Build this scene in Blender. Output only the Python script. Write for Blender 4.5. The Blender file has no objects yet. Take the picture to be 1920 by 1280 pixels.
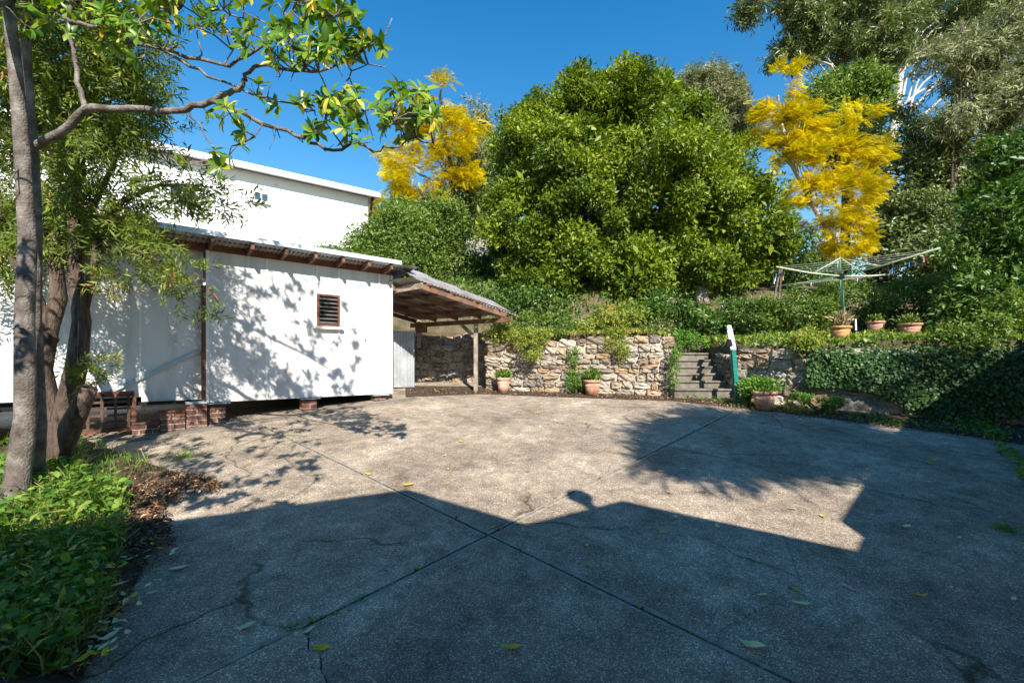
import bpy, math, random
import numpy as np
from mathutils import Vector, Matrix

# ------------------------------------------------------------------ camera, sky, sun, exposure
scene = bpy.context.scene
F, HY, CZ, SL = 853.0, 679.0, 1.96, 0.114      # focal (px of 1920), horizon row, camera height, yard slope
cam = bpy.data.cameras.new('camera'); camo = bpy.data.objects.new('camera', cam)
scene.collection.objects.link(camo); scene.camera = camo
cam.sensor_width = 36.0; cam.lens = 36.0 * F / 1920.0
cam.shift_y = (HY - 640.0) / 1920.0
cam.clip_start = 0.05; cam.clip_end = 2000
camo.location = (0, 0, CZ); camo.rotation_euler = (math.radians(90), 0, 0)

ELEV = 37.0
SUNH = Vector((-0.289, 0.957)).normalized()    # horizontal travel direction of the light
L = Vector((SUNH.x * math.cos(math.radians(ELEV)), SUNH.y * math.cos(math.radians(ELEV)), -math.sin(math.radians(ELEV))))
world = bpy.data.worlds.new('World'); scene.world = world; world.use_nodes = True
wn = world.node_tree.nodes; wl = world.node_tree.links
for n in list(wn): wn.remove(n)
wo = wn.new('ShaderNodeOutputWorld'); bg = wn.new('ShaderNodeBackground'); sky = wn.new('ShaderNodeTexSky')
sky.sky_type = 'NISHITA'; sky.sun_disc = False; sky.sun_elevation = math.radians(ELEV)
sky.sun_rotation = math.atan2(-SUNH.x, -SUNH.y)
sky.air_density = 1.5; sky.dust_density = 0.15; sky.ozone_density = 2.2; sky.altitude = 200
hs = wn.new('ShaderNodeHueSaturation'); hs.inputs['Saturation'].default_value = 1.5; hs.inputs['Hue'].default_value = .502; hs.inputs['Value'].default_value = 1.0
wl.new(sky.outputs[0], hs.inputs['Color']); wl.new(hs.outputs[0], bg.inputs[0]); wl.new(bg.outputs[0], wo.inputs[0])
bg.inputs[1].default_value = 0.096
sun = bpy.data.lights.new('sun', 'SUN'); sun.energy = 4.8; sun.angle = math.radians(0.5); sun.color = (1.0, 0.94, 0.85)
suno = bpy.data.objects.new('sun', sun); scene.collection.objects.link(suno)
suno.rotation_euler = L.to_track_quat('-Z', 'Y').to_euler(); suno.location = (6, -20, 20)
vs = scene.view_settings; vs.view_transform = 'Standard'; vs.look = 'None'; vs.exposure = 0.98; vs.gamma = 1.0
vs.use_curve_mapping = False

rng = np.random.default_rng(7); random.seed(7)
COL = scene.collection

# ------------------------------------------------------------------ place helpers
def P(px, py, Y): return Vector(((px - 960) / F * Y, Y, CZ - (py - HY) / F * Y))
def G(px, py, dz=0.0):                                     # point of the sloping yard
    Y = CZ / ((py - HY) / F + SL); return Vector(((px - 960) / F * Y, Y, SL * Y + dz))
def gz(y): return SL * y
D = Vector((0.7534, 0.6576, 0)); N = Vector((0.6576, -0.7534, 0))   # along the shed, out of the shed
A0 = Vector((-5.22, 7.77, 0))
def S(u, v, z): return A0 + D * u + N * v + Vector((0, 0, z))

# ------------------------------------------------------------------ objects
def tag(o, label=None, cat=None, group=None, kind=None):
    if label: o['label'] = label
    if cat: o['category'] = cat
    if group: o['group'] = group
    if kind: o['kind'] = kind
    return o
def empty(name, loc, label, cat, group=None):
    o = bpy.data.objects.new(name, None); COL.objects.link(o); o.location = loc; o.empty_display_size = .1
    bpy.context.view_layer.update() if False else None
    return tag(o, label, cat, group)
def link(name, me, parent=None, mat=None):
    o = bpy.data.objects.new(name, me); COL.objects.link(o)
    if mat is not None and len(me.materials) == 0: me.materials.append(mat)
    if parent is not None:
        o.parent = parent; o.matrix_parent_inverse = Matrix.Translation(-world_loc(parent))
    return o
def world_loc(o):
    v = Vector((0, 0, 0))
    return Vector(o.get('_wl', o.location))
class MB:
    def __init__(s): s.v = []; s.f = []
    def add(s, vs_, fs_):
        b = len(s.v); s.v += [tuple(v) for v in vs_]; s.f += [tuple(i + b for i in f) for f in fs_]; return s
    def box(s, c, sx, sy, sz, ax=None, ay=None, az=None):
        ax = ax or Vector((1, 0, 0)); ay = ay or Vector((0, 1, 0)); az = az or Vector((0, 0, 1)); c = Vector(c)
        vs_ = [c + ax * (i * sx / 2) + ay * (j * sy / 2) + az * (k * sz / 2) for k in (-1, 1) for j in (-1, 1) for i in (-1, 1)]
        return s.add(vs_, [(0, 2, 3, 1), (4, 5, 7, 6), (0, 1, 5, 4), (2, 6, 7, 3), (0, 4, 6, 2), (1, 3, 7, 5)])
    def bar(s, p0, p1, w, h, up=Vector((0, 0, 1))):
        p0 = Vector(p0); p1 = Vector(p1); a = (p1 - p0); l = a.length; a.normalize()
        side = a.cross(up).normalized(); u = side.cross(a).normalized()
        return s.box((p0 + p1) / 2, l, w, h, a, side, u)
    def tube(s, pts, rad, n=8, cap=True):
        pts = [Vector(p) for p in pts]; rings = []; ref = None
        for i, p in enumerate(pts):
            t = (pts[min(i + 1, len(pts) - 1)] - pts[max(i - 1, 0)]).normalized()
            if ref is None: ref = Vector((1, 0, 0)) if abs(t.x) < .8 else Vector((0, 1, 0))
            b = t.cross(ref).normalized(); a = b.cross(t).normalized(); ref = a
            r = rad[i] if hasattr(rad, '__len__') else rad
            rings.append([p + (a * math.cos(2 * math.pi * k / n) + b * math.sin(2 * math.pi * k / n)) * r for k in range(n)])
        vs_ = [v for r in rings for v in r]; fs_ = []
        for i in range(len(pts) - 1):
            for k in range(n):
                k2 = (k + 1) % n; fs_.append((i * n + k, i * n + k2, (i + 1) * n + k2, (i + 1) * n + k))
        if cap: fs_ += [tuple(range(n))[::-1], tuple((len(pts) - 1) * n + k for k in range(n))]
        return s.add(vs_, fs_)
    def lathe(s, c, prof, n=20):
        c = Vector(c); vs_ = []; fs_ = []
        for r, z in prof:
            vs_ += [c + Vector((r * math.cos(2 * math.pi * k / n), r * math.sin(2 * math.pi * k / n), z)) for k in range(n)]
        for i in range(len(prof) - 1):
            for k in range(n):
                k2 = (k + 1) % n; fs_.append((i * n + k, i * n + k2, (i + 1) * n + k2, (i + 1) * n + k))
        return s.add(vs_, fs_)
    def prism(s, poly, off):                                # closed polygon (3-D points) pushed by off
        n = len(poly); off = Vector(off); vs_ = [Vector(p) for p in poly] + [Vector(p) + off for p in poly]
        return s.add(vs_, [tuple(range(n)), tuple(range(2 * n - 1, n - 1, -1))] + [((i + 1) % n, i, n + i, n + (i + 1) % n) for i in range(n)])
    def mesh(s, name, smooth=False):
        me = bpy.data.meshes.new(name); me.from_pydata(s.v, [], s.f); me.update()
        if smooth: me.polygons.foreach_set('use_smooth', [True] * len(me.polygons))
        return me
    def build(s, name, mat, parent=None, smooth=False):
        return link(name, s.mesh(name, smooth), parent, mat)
def bevel(o, w=.006, seg=1):
    m = o.modifiers.new('bevel', 'BEVEL'); m.width = w; m.segments = seg; m.limit_method = 'ANGLE'; return o

def np_mesh(name, V, Fa, rnd=None, smooth=False):           # V (n,3), Fa (m,k) with one k
    me = bpy.data.meshes.new(name); V = np.asarray(V, np.float32); Fa = np.asarray(Fa, np.int32)
    me.vertices.add(len(V)); me.vertices.foreach_set('co', V.ravel())
    k = Fa.shape[1]; me.loops.add(Fa.size); me.loops.foreach_set('vertex_index', Fa.ravel())
    me.polygons.add(len(Fa)); me.polygons.foreach_set('loop_start', np.arange(0, Fa.size, k, dtype=np.int32))
    me.polygons.foreach_set('loop_total', np.full(len(Fa), k, np.int32))
    if rnd is not None:
        at = me.attributes.new('rnd', 'FLOAT', 'POINT'); at.data.foreach_set('value', np.asarray(rnd, np.float32))
    me.update(calc_edges=True)
    if smooth: me.polygons.foreach_set('use_smooth', np.ones(len(Fa), bool))
    return me
def unit(a): return a / np.maximum(np.linalg.norm(a, axis=1, keepdims=True), 1e-9)
def scatter(name, tmpl, pos, axis, nrm, scale, rnd=None, smooth=False):
    """copy a small template (x along axis, y side, z normal) to every position, as one mesh"""
    tv, tf, tr = tmpl; tv = np.asarray(tv, float); tf = np.asarray(tf, int); n = len(pos)
    a = unit(axis); s_ = unit(np.cross(nrm, a)); w = np.cross(a, s_)
    sc = np.asarray(scale, float).reshape(-1, 1, 1) * np.ones((n, 1, 1))
    V = pos[:, None, :] + sc * (tv[None, :, 0:1] * a[:, None, :] + tv[None, :, 1:2] * s_[:, None, :] + tv[None, :, 2:3] * w[:, None, :])
    Fa = tf[None] + (np.arange(n) * len(tv))[:, None, None]
    if rnd is None: rnd = rng.random(n)
    R = np.repeat(rnd, len(tv)).reshape(n, -1) + np.asarray(tr)[None]
    return np_mesh(name, V.reshape(-1, 3), Fa.reshape(-1, tf.shape[1]), np.clip(R, 0, 1).ravel(), smooth)

# leaf templates: (verts, tris, tone offset per vertex)
def t_leaf(w=.4, fold=.08, curl=.1):
    return ([(0, 0, 0), (.5, w / 2, fold), (1, 0, -curl), (.5, -w / 2, fold), (.5, 0, 0)], [(0, 4, 1), (1, 4, 2), (0, 3, 4), (4, 3, 2)], [0] * 5)
def t_broad(w=.36):
    v = [(0, 0, 0), (.3, w * .42, .05), (.3, 0, 0), (.3, -w * .42, .05), (.68, w * .5, .03), (.68, 0, -.02), (.68, -w * .5, .03), (1, 0, -.1)]
    return (v, [(0, 2, 1), (0, 3, 2), (1, 2, 5), (1, 5, 4), (3, 6, 5), (3, 5, 2), (4, 5, 7), (5, 6, 7)], [0] * 8)
def combine(parts):                                         # several placed leaves into one template
    V, Fs, R = [], [], []
    for (tv, tf, tr), M in parts:
        b = len(V); V += [tuple(M @ Vector(p)) for p in tv]; Fs += [tuple(i + b for i in f) for f in tf]; R += list(tr)
    return V, Fs, R
def placed(base, direction, normal, s):
    a = Vector(direction).normalized(); y = Vector(normal).cross(a).normalized(); z = a.cross(y)
    M = Matrix((a, y, z)).transposed().to_4x4(); M = M @ Matrix.Scale(s, 4); M.translation = Vector(base); return M
def t_spray(n, w, llen, droop, seed):                       # a twig of n narrow leaves, length 1
    r = random.Random(seed); parts = []
    for i in range(n):
        x = .1 + .85 * i / n; ang = i * 2.4 + r.random()
        d = (.75 + r.random() * .3, math.cos(ang) * .75, math.sin(ang) * .75 - droop)
        parts.append(((t_leaf(w, .03, .08)[0], t_leaf(w)[1], [(r.random() - .5) * .5] * 5), placed((x, 0, 0), d, (r.random() - .5, r.random() - .5, 1), llen * (.7 + .5 * r.random()))))
    return combine(parts)
def t_frond(seed=1):                                        # feathery frond, length 1, pinnae in two rows
    V, Fs, R = [], [], []; r = random.Random(seed)
    for i in range(11):
        x = .12 + .08 * i; ln = .34 * math.sin(math.pi * (.18 + .75 * i / 11)); z = -.28 * x * x
        for sg in (-1, 1):
            b = len(V); dx = .13; zz = z - .05 - .06 * r.random()
            V += [(x, 0, z), (x + dx * .3 + .042, sg * ln * .5, (z + zz) / 2 + .02), (x + dx, sg * ln, zz), (x + dx * .5 - .045, sg * ln * .5, (z + zz) / 2 + .02)]
            Fs += [(b, b + 1, b + 2), (b, b + 2, b + 3)]; R += [(r.random() - .5) * .4] * 4
    return V, Fs, R

# ------------------------------------------------------------------ materials
def newmat(name):
    m = bpy.data.materials.new(name); m.use_nodes = True; nt = m.node_tree; b = nt.nodes['Principled BSDF']
    return m, nt, nt.nodes, nt.links, b
def ramp(nd, stops):
    r = nd.new('ShaderNodeValToRGB'); e = r.color_ramp.elements
    while len(e) < len(stops): e.new(.5)
    for i, (p, c) in enumerate(stops): e[i].position = p; e[i].color = (*c, 1)
    return r
def surf(name, c1, c2, scale=6, rough=.8, bump=.2, detail=8, c3=None, metal=0, stretch=None, objrand=False, fine=60, spec=.3):
    m, nt, nd, lk, b = newmat(name)
    tc = nd.new('ShaderNodeTexCoord'); mp = nd.new('ShaderNodeMapping'); lk.new(tc.outputs['Object'], mp.inputs[0])
    if stretch: mp.inputs['Scale'].default_value = stretch
    n1 = nd.new('ShaderNodeTexNoise'); n1.inputs['Scale'].default_value = scale; n1.inputs['Detail'].default_value = detail; n1.inputs['Roughness'].default_value = .65
    lk.new(mp.outputs[0], n1.inputs['Vector'])
    st = [(.32, c1), (.68, c2)] if c3 is None else [(.3, c1), (.5, c2), (.7, c3)]
    r = ramp(nd, st); lk.new(n1.outputs['Fac'], r.inputs[0]); col = r.outputs[0]
    if objrand:
        oi = nd.new('ShaderNodeObjectInfo'); hv = nd.new('ShaderNodeHueSaturation'); mr = nd.new('ShaderNodeMapRange')
        mr.inputs[3].default_value = .55; mr.inputs[4].default_value = 1.35; lk.new(oi.outputs['Random'], mr.inputs[0]); lk.new(mr.outputs[0], hv.inputs['Value'])
        lk.new(col, hv.inputs['Color']); tn = ramp(nd, [(0, (1, 1, 1)), (.35, (1.0, .93, .84)), (.6, (1.1, .86, .62)), (.8, (.85, .86, .9)), (1, (1.05, 1.02, .96))]); mm = nd.new('ShaderNodeMath'); mm.operation = 'FRACT'; m7 = nd.new('ShaderNodeMath'); m7.operation = 'MULTIPLY'; m7.inputs[1].default_value = 7.3
        lk.new(oi.outputs['Random'], m7.inputs[0]); lk.new(m7.outputs[0], mm.inputs[0]); lk.new(mm.outputs[0], tn.inputs[0]); mu = nd.new('ShaderNodeMix'); mu.data_type = 'RGBA'; mu.blend_type = 'MULTIPLY'; mu.inputs[0].default_value = 1
        lk.new(hv.outputs[0], mu.inputs[6]); lk.new(tn.outputs[0], mu.inputs[7]); col = mu.outputs[2]
    lk.new(col, b.inputs['Base Color']); b.inputs['Roughness'].default_value = rough; b.inputs['Metallic'].default_value = metal
    b.inputs['Specular IOR Level'].default_value = spec
    n2 = nd.new('ShaderNodeTexNoise'); n2.inputs['Scale'].default_value = fine; n2.inputs['Detail'].default_value = 4; lk.new(mp.outputs[0], n2.inputs['Vector'])
    bp = nd.new('ShaderNodeBump'); bp.inputs['Strength'].default_value = bump; bp.inputs['Distance'].default_value = .02
    lk.new(n2.outputs['Fac'], bp.inputs['Height']); lk.new(bp.outputs[0], b.inputs['Normal'])
    return m
LK = 1.3
def leafmat(name, stops, rough=.45, trans=.3, spec=.35):
    m, nt, nd, lk, b = newmat(name); stops = [(p_, tuple(min(.85, x * LK) for x in c_)) for p_, c_ in stops]
    at = nd.new('ShaderNodeAttribute'); at.attribute_name = 'rnd'; r = ramp(nd, stops); lk.new(at.outputs['Fac'], r.inputs[0])
    lk.new(r.outputs[0], b.inputs['Base Color']); b.inputs['Roughness'].default_value = rough; b.inputs['Specular IOR Level'].default_value = spec
    tr = nd.new('ShaderNodeBsdfTranslucent'); g = nd.new('ShaderNodeHueSaturation'); g.inputs['Value'].default_value = 1.5; g.inputs['Saturation'].default_value = 1.15
    lk.new(r.outputs[0], g.inputs['Color']); lk.new(g.outputs[0], tr.inputs[0])
    mx = nd.new('ShaderNodeMixShader'); mx.inputs[0].default_value = trans
    lk.new(b.outputs[0], mx.inputs[1]); lk.new(tr.outputs[0], mx.inputs[2]); lk.new(mx.outputs[0], nd['Material Output'].inputs[0])
    return m
def plain(name, c, rough=.6, metal=0):
    return surf(name, tuple(x * .85 for x in c), tuple(min(1, x * 1.12) for x in c), 9, rough, .08, 5, metal=metal)

def aggregate():
    m, nt, nd, lk, b = newmat('exposed_aggregate')
    tc = nd.new('ShaderNodeTexCoord'); src = tc.outputs['Object']
    vo = nd.new('ShaderNodeTexVoronoi'); vo.inputs['Scale'].default_value = 150; lk.new(src, vo.inputs['Vector'])
    sep = nd.new('ShaderNodeSeparateColor'); lk.new(vo.outputs['Color'], sep.inputs[0])
    peb = ramp(nd, [(0, (.14, .121, .102)), (.45, (.22, .19, .16)), (.86, (.31, .272, .23)), (.97, (.60, .54, .47))]); lk.new(sep.outputs[0], peb.inputs[0])
    n1 = nd.new('ShaderNodeTexNoise'); n1.inputs['Scale'].default_value = .9; n1.inputs['Detail'].default_value = 9; n1.inputs['Roughness'].default_value = .7; lk.new(src, n1.inputs['Vector'])
    st = ramp(nd, [(.28, (.55, .49, .42)), (.42, (.98, .91, .83)), (.55, (1.30, 1.22, 1.12)), (.72, (1.9, 1.80, 1.66))]); lk.new(n1.outputs['Fac'], st.inputs[0])
    n3 = nd.new('ShaderNodeTexNoise'); n3.inputs['Scale'].default_value = 5; n3.inputs['Detail'].default_value = 8; n3.inputs['Roughness'].default_value = .75; lk.new(src, n3.inputs['Vector'])
    st2 = ramp(nd, [(.33, (.66, .65, .63)), (.66, (1.42, 1.38, 1.32))]); lk.new(n3.outputs['Fac'], st2.inputs[0])
    m1 = nd.new('ShaderNodeMix'); m1.data_type = 'RGBA'; m1.blend_type = 'MULTIPLY'; m1.inputs[0].default_value = 1
    lk.new(peb.outputs[0], m1.inputs[6]); lk.new(st.outputs[0], m1.inputs[7])
    m2 = nd.new('ShaderNodeMix'); m2.data_type = 'RGBA'; m2.blend_type = 'MULTIPLY'; m2.inputs[0].default_value = 1
    lk.new(m1.outputs[2], m2.inputs[6]); lk.new(st2.outputs[0], m2.inputs[7])
    wp = nd.new('ShaderNodeTexNoise'); wp.inputs['Scale'].default_value = 2.2; wp.inputs['Detail'].default_value = 6; lk.new(src, wp.inputs['Vector'])
    vm = nd.new('ShaderNodeVectorMath'); vm.operation = 'MULTIPLY_ADD'; vm.inputs[1].default_value = (.5, .5, .5); lk.new(wp.outputs['Color'], vm.inputs[0]); lk.new(src, vm.inputs[2])
    ck = nd.new('ShaderNodeTexVoronoi'); ck.feature = 'DISTANCE_TO_EDGE'; ck.inputs['Scale'].default_value = .42; lk.new(vm.outputs[0], ck.inputs['Vector'])
    cr = ramp(nd, [(0, (.35, .36, .28)), (.004, (.55, .55, .48)), (.009, (1, 1, 1))]); lk.new(ck.outputs['Distance'], cr.inputs[0])
    gt = ramp(nd, [(.5, (0, 0, 0)), (.56, (1, 1, 1))]); n5 = nd.new('ShaderNodeTexNoise'); n5.inputs['Scale'].default_value = .35; lk.new(src, n5.inputs['Vector']); lk.new(n5.outputs['Fac'], gt.inputs[0])
    m3 = nd.new('ShaderNodeMix'); m3.data_type = 'RGBA'; m3.blend_type = 'MULTIPLY'; lk.new(gt.outputs[0], m3.inputs[0]); lk.new(m2.outputs[2], m3.inputs[6]); lk.new(cr.outputs[0], m3.inputs[7])
    lk.new(m3.outputs[2], b.inputs['Base Color']); b.inputs['Roughness'].default_value = .85; b.inputs['Specular IOR Level'].default_value = .25
    bp = nd.new('ShaderNodeBump'); bp.inputs['Strength'].default_value = .5; bp.inputs['Distance'].default_value = .006; bp.invert = True
    lk.new(vo.outputs['Distance'], bp.inputs['Height']); lk.new(bp.outputs[0], b.inputs['Normal'])
    return m
M = {}
M['agg'] = aggregate()
M['edge'] = surf('trowelled_concrete', (.22, .19, .16), (.42, .37, .31), 14, .9, .4)
M['soil'] = surf('soil', (.035, .024, .016), (.10, .07, .045), 9, .95, .6)
M['earth'] = surf('earth', (.07, .06, .03), (.16, .12, .07), 3, .95, .5)
M['fibro'] = surf('white_fibro', (.46, .43, .40), (.67, .65, .625), 1.3, .8, .08, 12, c3=(.70, .69, .67), stretch=(1.6, 1.6, .45))
M['trim'] = surf('white_trim', (.72, .71, .70), (.82, .81, .79), 8, .6, .1)
M['bluetrim'] = surf('pale_blue_grey_trim', (.32, .38, .42), (.52, .56, .58), 8, .6, .15)
M['render'] = surf('white_render', (.80, .80, .80), (.86, .86, .86), .6, .8, .03)
M['brown'] = surf('brown_paint', (.10, .035, .018), (.20, .075, .04), 7, .6, .2)
M['wood'] = surf('weathered_red_timber', (.09, .045, .028), (.25, .14, .085), 4, .8, .35, stretch=(1, 1, 1))
M['lattice'] = surf('old_brown_lattice', (.05, .03, .022), (.14, .085, .06), 8, .85, .3)
M['greywood'] = surf('grey_timber', (.16, .12, .09), (.40, .33, .27), 5, .85, .4)
M['zinc'] = surf('galvanised_iron', (.34, .36, .38), (.58, .60, .62), 3, .45, .1, metal=.55)
M['rustzinc'] = surf('rusty_galvanised_iron', (.18, .10, .06), (.29, .27, .26), 2.2, .65, .2, c3=(.38, .385, .39), metal=.3)
M['capping'] = surf('zinc_flashing', (.50, .55, .60), (.68, .72, .76), 3, .5, .05, metal=.2)
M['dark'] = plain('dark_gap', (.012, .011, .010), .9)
M['glass'] = plain('window_glass', (.05, .08, .11), .08)
M['louvre'] = plain('louvre_glass', (.12, .11, .10), .15)
M['brick'] = surf('brick_red', (.10, .05, .04), (.22, .115, .09), 12, .85, .4, objrand=True)
M['mortar'] = surf('mortar', (.32, .28, .22), (.58, .52, .43), 14, .95, .5)
M['stone'] = surf('sandstone', (.16, .13, .10), (.38, .33, .27), 5, .9, .9, c3=(.56, .51, .43), objrand=True, fine=24)
M['concrete'] = surf('old_concrete', (.10, .088, .065), (.24, .215, .175), 5, .9, .5)
M['terracotta'] = surf('terracotta', (.34, .15, .085), (.50, .26, .17), 5, .9, .25, c3=(.62, .46, .38))
M['ochrepot'] = surf('ochre_pot', (.36, .19, .07), (.52, .30, .12), 7, .7, .15)
M['greenpaint'] = surf('green_paint', (.0, .14, .11), (.01, .22, .17), 14, .5, .15)
M['hoist'] = surf('hoist_green', (.14, .34, .17), (.24, .44, .24), 10, .45, .08)
M['hoistpale'] = surf('hoist_pale_green', (.40, .52, .30), (.55, .64, .42), 10, .5, .08)
M['wire'] = plain('line_wire', (.45, .45, .36), .5)
M['smoothbark'] = surf('smooth_grey_bark', (.06, .048, .04), (.15, .125, .105), 7, .9, .8, c3=(.30, .275, .245), fine=55)
M['roughbark'] = surf('rough_bark', (.035, .024, .018), (.17, .12, .09), 8, .95, 1.0, stretch=(2.5, 2.5, .5), fine=30)
M['palebark'] = surf('pale_gum_bark', (.36, .32, .28), (.66, .63, .58), 2, .8, .2)
M['darkbark'] = surf('dark_bark', (.05, .04, .03), (.16, .125, .09), 5, .9, .6)
M['roof'] = surf('roof_tiles', (.18, .07, .05), (.3, .13, .09), 4, .8, .3)
M['housewall'] = surf('house_brick', (.3, .2, .15), (.42, .3, .22), 5, .85, .3)
M['paling'] = surf('grey_paling', (.20, .19, .18), (.40, .38, .36), 5, .9, .3)
M['white'] = plain('white_plastic', (.75, .76, .78), .4)
g3 = lambda a, b_, c: [(0, a), (.5, b_), (1, c)]
M['lf_fore'] = leafmat('glossy_green_leaf', [(0, (.03, .085, .010)), (.5, (.10, .19, .016)), (.82, (.22, .29, .03)), (.9, (.50, .40, .03)), (1, (.62, .50, .12))], .35, .35, .45)
M['lf_narrow'] = leafmat('narrow_leaf', [(0, (.04, .065, .010)), (.6, (.12, .16, .022)), (.93, (.22, .25, .045)), (1, (.36, .14, .06))], .45, .3)
M['lf_big'] = leafmat('broad_tree_leaf', g3((.022, .048, .006), (.095, .145, .011), (.27, .30, .025)), .45, .3, .3)
M['lf_jac'] = leafmat('yellow_feathery_leaf', g3((.24, .235, .012), (.51, .405, .004), (.60, .51, .022)), .6, .4, .15)
M['lf_mid'] = leafmat('mid_green_leaf', g3((.045, .08, .014), (.10, .16, .025), (.19, .24, .05)), .45, .3)
M['lf_gum'] = leafmat('grey_green_leaf', g3((.07, .085, .035), (.16, .175, .075), (.29, .29, .14)), .5, .25)
M['lf_olive'] = leafmat('dull_green_leaf', g3((.035, .06, .015), (.10, .13, .035), (.22, .24, .08)), .4, .25, .5)
M['lf_dark'] = leafmat('dark_green_leaf', g3((.02, .05, .010), (.055, .11, .018), (.15, .22, .035)), .4, .25)
M['lf_ivy'] = leafmat('ivy_leaf', g3((.015, .045, .012), (.035, .085, .022), (.09, .15, .045)), .45, .2, .3)
M['lf_grass'] = leafmat('grass_blade', g3((.04, .09, .012), (.10, .18, .02), (.26, .28, .06)), .5, .35)
M['lf_straw'] = leafmat('dry_blade', g3((.12, .08, .04), (.26, .19, .09), (.42, .34, .18)), .7, .2)
M['lf_weed'] = leafmat('weed_leaf', g3((.035, .10, .016), (.10, .21, .03), (.20, .30, .04)), .45, .35)
M['lf_moss'] = leafmat('joint_moss', g3((.06, .10, .012), (.13, .19, .02), (.27, .30, .04)), .6, .2)
M['lf_litter'] = leafmat('dead_leaf', [(0, (.03, .018, .012)), (.5, (.11, .06, .035)), (.85, (.26, .13, .06)), (1, (.45, .36, .2))], .7, .1)
M['lf_autumn'] = leafmat('autumn_shrub_leaf', [(0, (.08, .12, .015)), (.5, (.17, .22, .03)), (.8, (.28, .28, .05)), (1, (.35, .15, .04))], .45, .3)
def yellowleaf(name, c):
    return surf(name, tuple(x * .8 for x in c), c, 30, .5, .1)
M['fl_y'] = yellowleaf('fallen_yellow', (.86, .55, .02)); M['fl_p'] = yellowleaf('fallen_pale', (.86, .76, .36)); M['fl_b'] = yellowleaf('fallen_brown', (.34, .18, .08))

# ------------------------------------------------------------------ ground
def plane_grid(xs, ys, h):
    V = [(x, y, h(x, y)) for y in ys for x in xs]; nx = len(xs)
    return V, [(j * nx + i, j * nx + i + 1, (j + 1) * nx + i + 1, (j + 1) * nx + i) for j in range(len(ys) - 1) for i in range(nx - 1)]
def low(x, y): return SL * max(-9, min(y, 16)) - .045
mb = MB(); mb.add(*plane_grid([-400, -100, -30, -10, 0, 10, 30, 100, 400], [-400, -60, -9, 0, 8, 16, 60, 400], low))
tag(mb.build('ground', M['soil']), kind='structure')
def wallY(x):
    pts = [(-60, 40), (-9, 17), (-3.3, 12.95), (-.78, 12.55), (-.62, 11.45), (3.60, 10.75), (3.70, 11.75), (4.97, 11.75), (5.07, 10.2), (5.97, 9.5), (8.65, 8.05), (13.1, 5.9), (16, 4.6), (60, 0)]
    for (x0, y0), (x1, y1) in zip(pts, pts[1:]):
        if x <= x1: return y0 + (y1 - y0) * (x - x0) / (x1 - x0)
    return pts[-1][1]
def sm(a, b_, x): t = max(0, min(1, (x - a) / (b_ - a))); return t * t * (3 - 2 * t)
def hill(x, y):
    d = y - wallY(x); base = 2.50 - .32 * sm(3.2, 5.0, x) + .15 * sm(-.5, -1.2, -abs(x) if x > 0 else x) if x > -.5 else 2.65
    z = base + .13 * min(d, 2.5)
    z += 1.45 * sm(12.3, 14.4, y) + .22 * max(0, min(y - 14, 24)) + .05 * math.sin(x * 1.9) * math.sin(y * 2.3)
    return z
xs = [-60, -30, -14, -9, -6, -4] + [-3.2 + .4 * i for i in range(44)] + [16, 20, 30, 60]; xs = sorted(xs + [3.6, 3.65, 3.7, -3.3, -.78, -.7, -.62, 4.97, 5.02, 5.07, 5.97, 8.65, 13.1]); vs_ = [0, .3, .6, .9, 1.2, 1.6, 2, 2.4, 2.8, 3.2, 3.6, 4, 5, 6, 8, 10, 14, 18, 24, 40, 80, 200, 360]
V = [(x, wallY(x) + v, hill(x, wallY(x) + v)) for v in vs_ for x in xs]; nx = len(xs)
mb = MB(); mb.add(V, [(j * nx + i, j * nx + i + 1, (j + 1) * nx + i + 1, (j + 1) * nx + i) for j in range(len(vs_) - 1) for i in range(nx - 1)])
nb = len(mb.v); mb.add([(x, wallY(x), hill(x, wallY(x)) - 0.001) for x in xs] + [(x, wallY(x), .3) for x in xs], [(i, nx + i, nx + i + 1, i + 1) for i in range(nx - 1)])
tag(mb.build('terrace', M['earth'], smooth=True), kind='structure')

# driveway of square concrete slabs with open joints
drive = empty('driveway', (0, 4, gz(4)), None, None); tag(drive, kind='structure')
X0 = G(915, 1003); du = (G(1360, 775) - G(330, 1280)); du.z = 0; du.normalize(); dv = Vector((du.y, -du.x, 0))
def pq(p, q, dz=0.0): w = X0 + du * p + dv * q; return Vector((w.x, w.y, SL * w.y + dz))
def inpq(w): d = Vector((w.x, w.y, 0)) - Vector((X0.x, X0.y, 0)); return d.dot(du), d.dot(dv)
def slab(poly, dz=0.0):
    top = [pq(p, q, dz) for p, q in poly]
    if sum(a.x * b_.y - b_.x * a.y for a, b_ in zip(top, top[1:] + top[:1])) < 0: top.reverse()
    o = MB().prism(top[::-1], (0, 0, -.085)); o.f = [tuple(f) for f in o.f]
    return o.build('slab', M['agg'], drive)
def jag(a, b_, n, amp, seed):
    r = random.Random(seed); out = []
    for i in range(n + 1):
        t = i / n; k = 0 if i in (0, n) else amp
        out.append((a[0] + (b_[0] - a[0]) * t + (r.random() - .5) * k, a[1] + (b_[1] - a[1]) * t + (r.random() - .5) * k))
    return out
PS, QS, JG = 3.57, 4.28, .013
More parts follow.
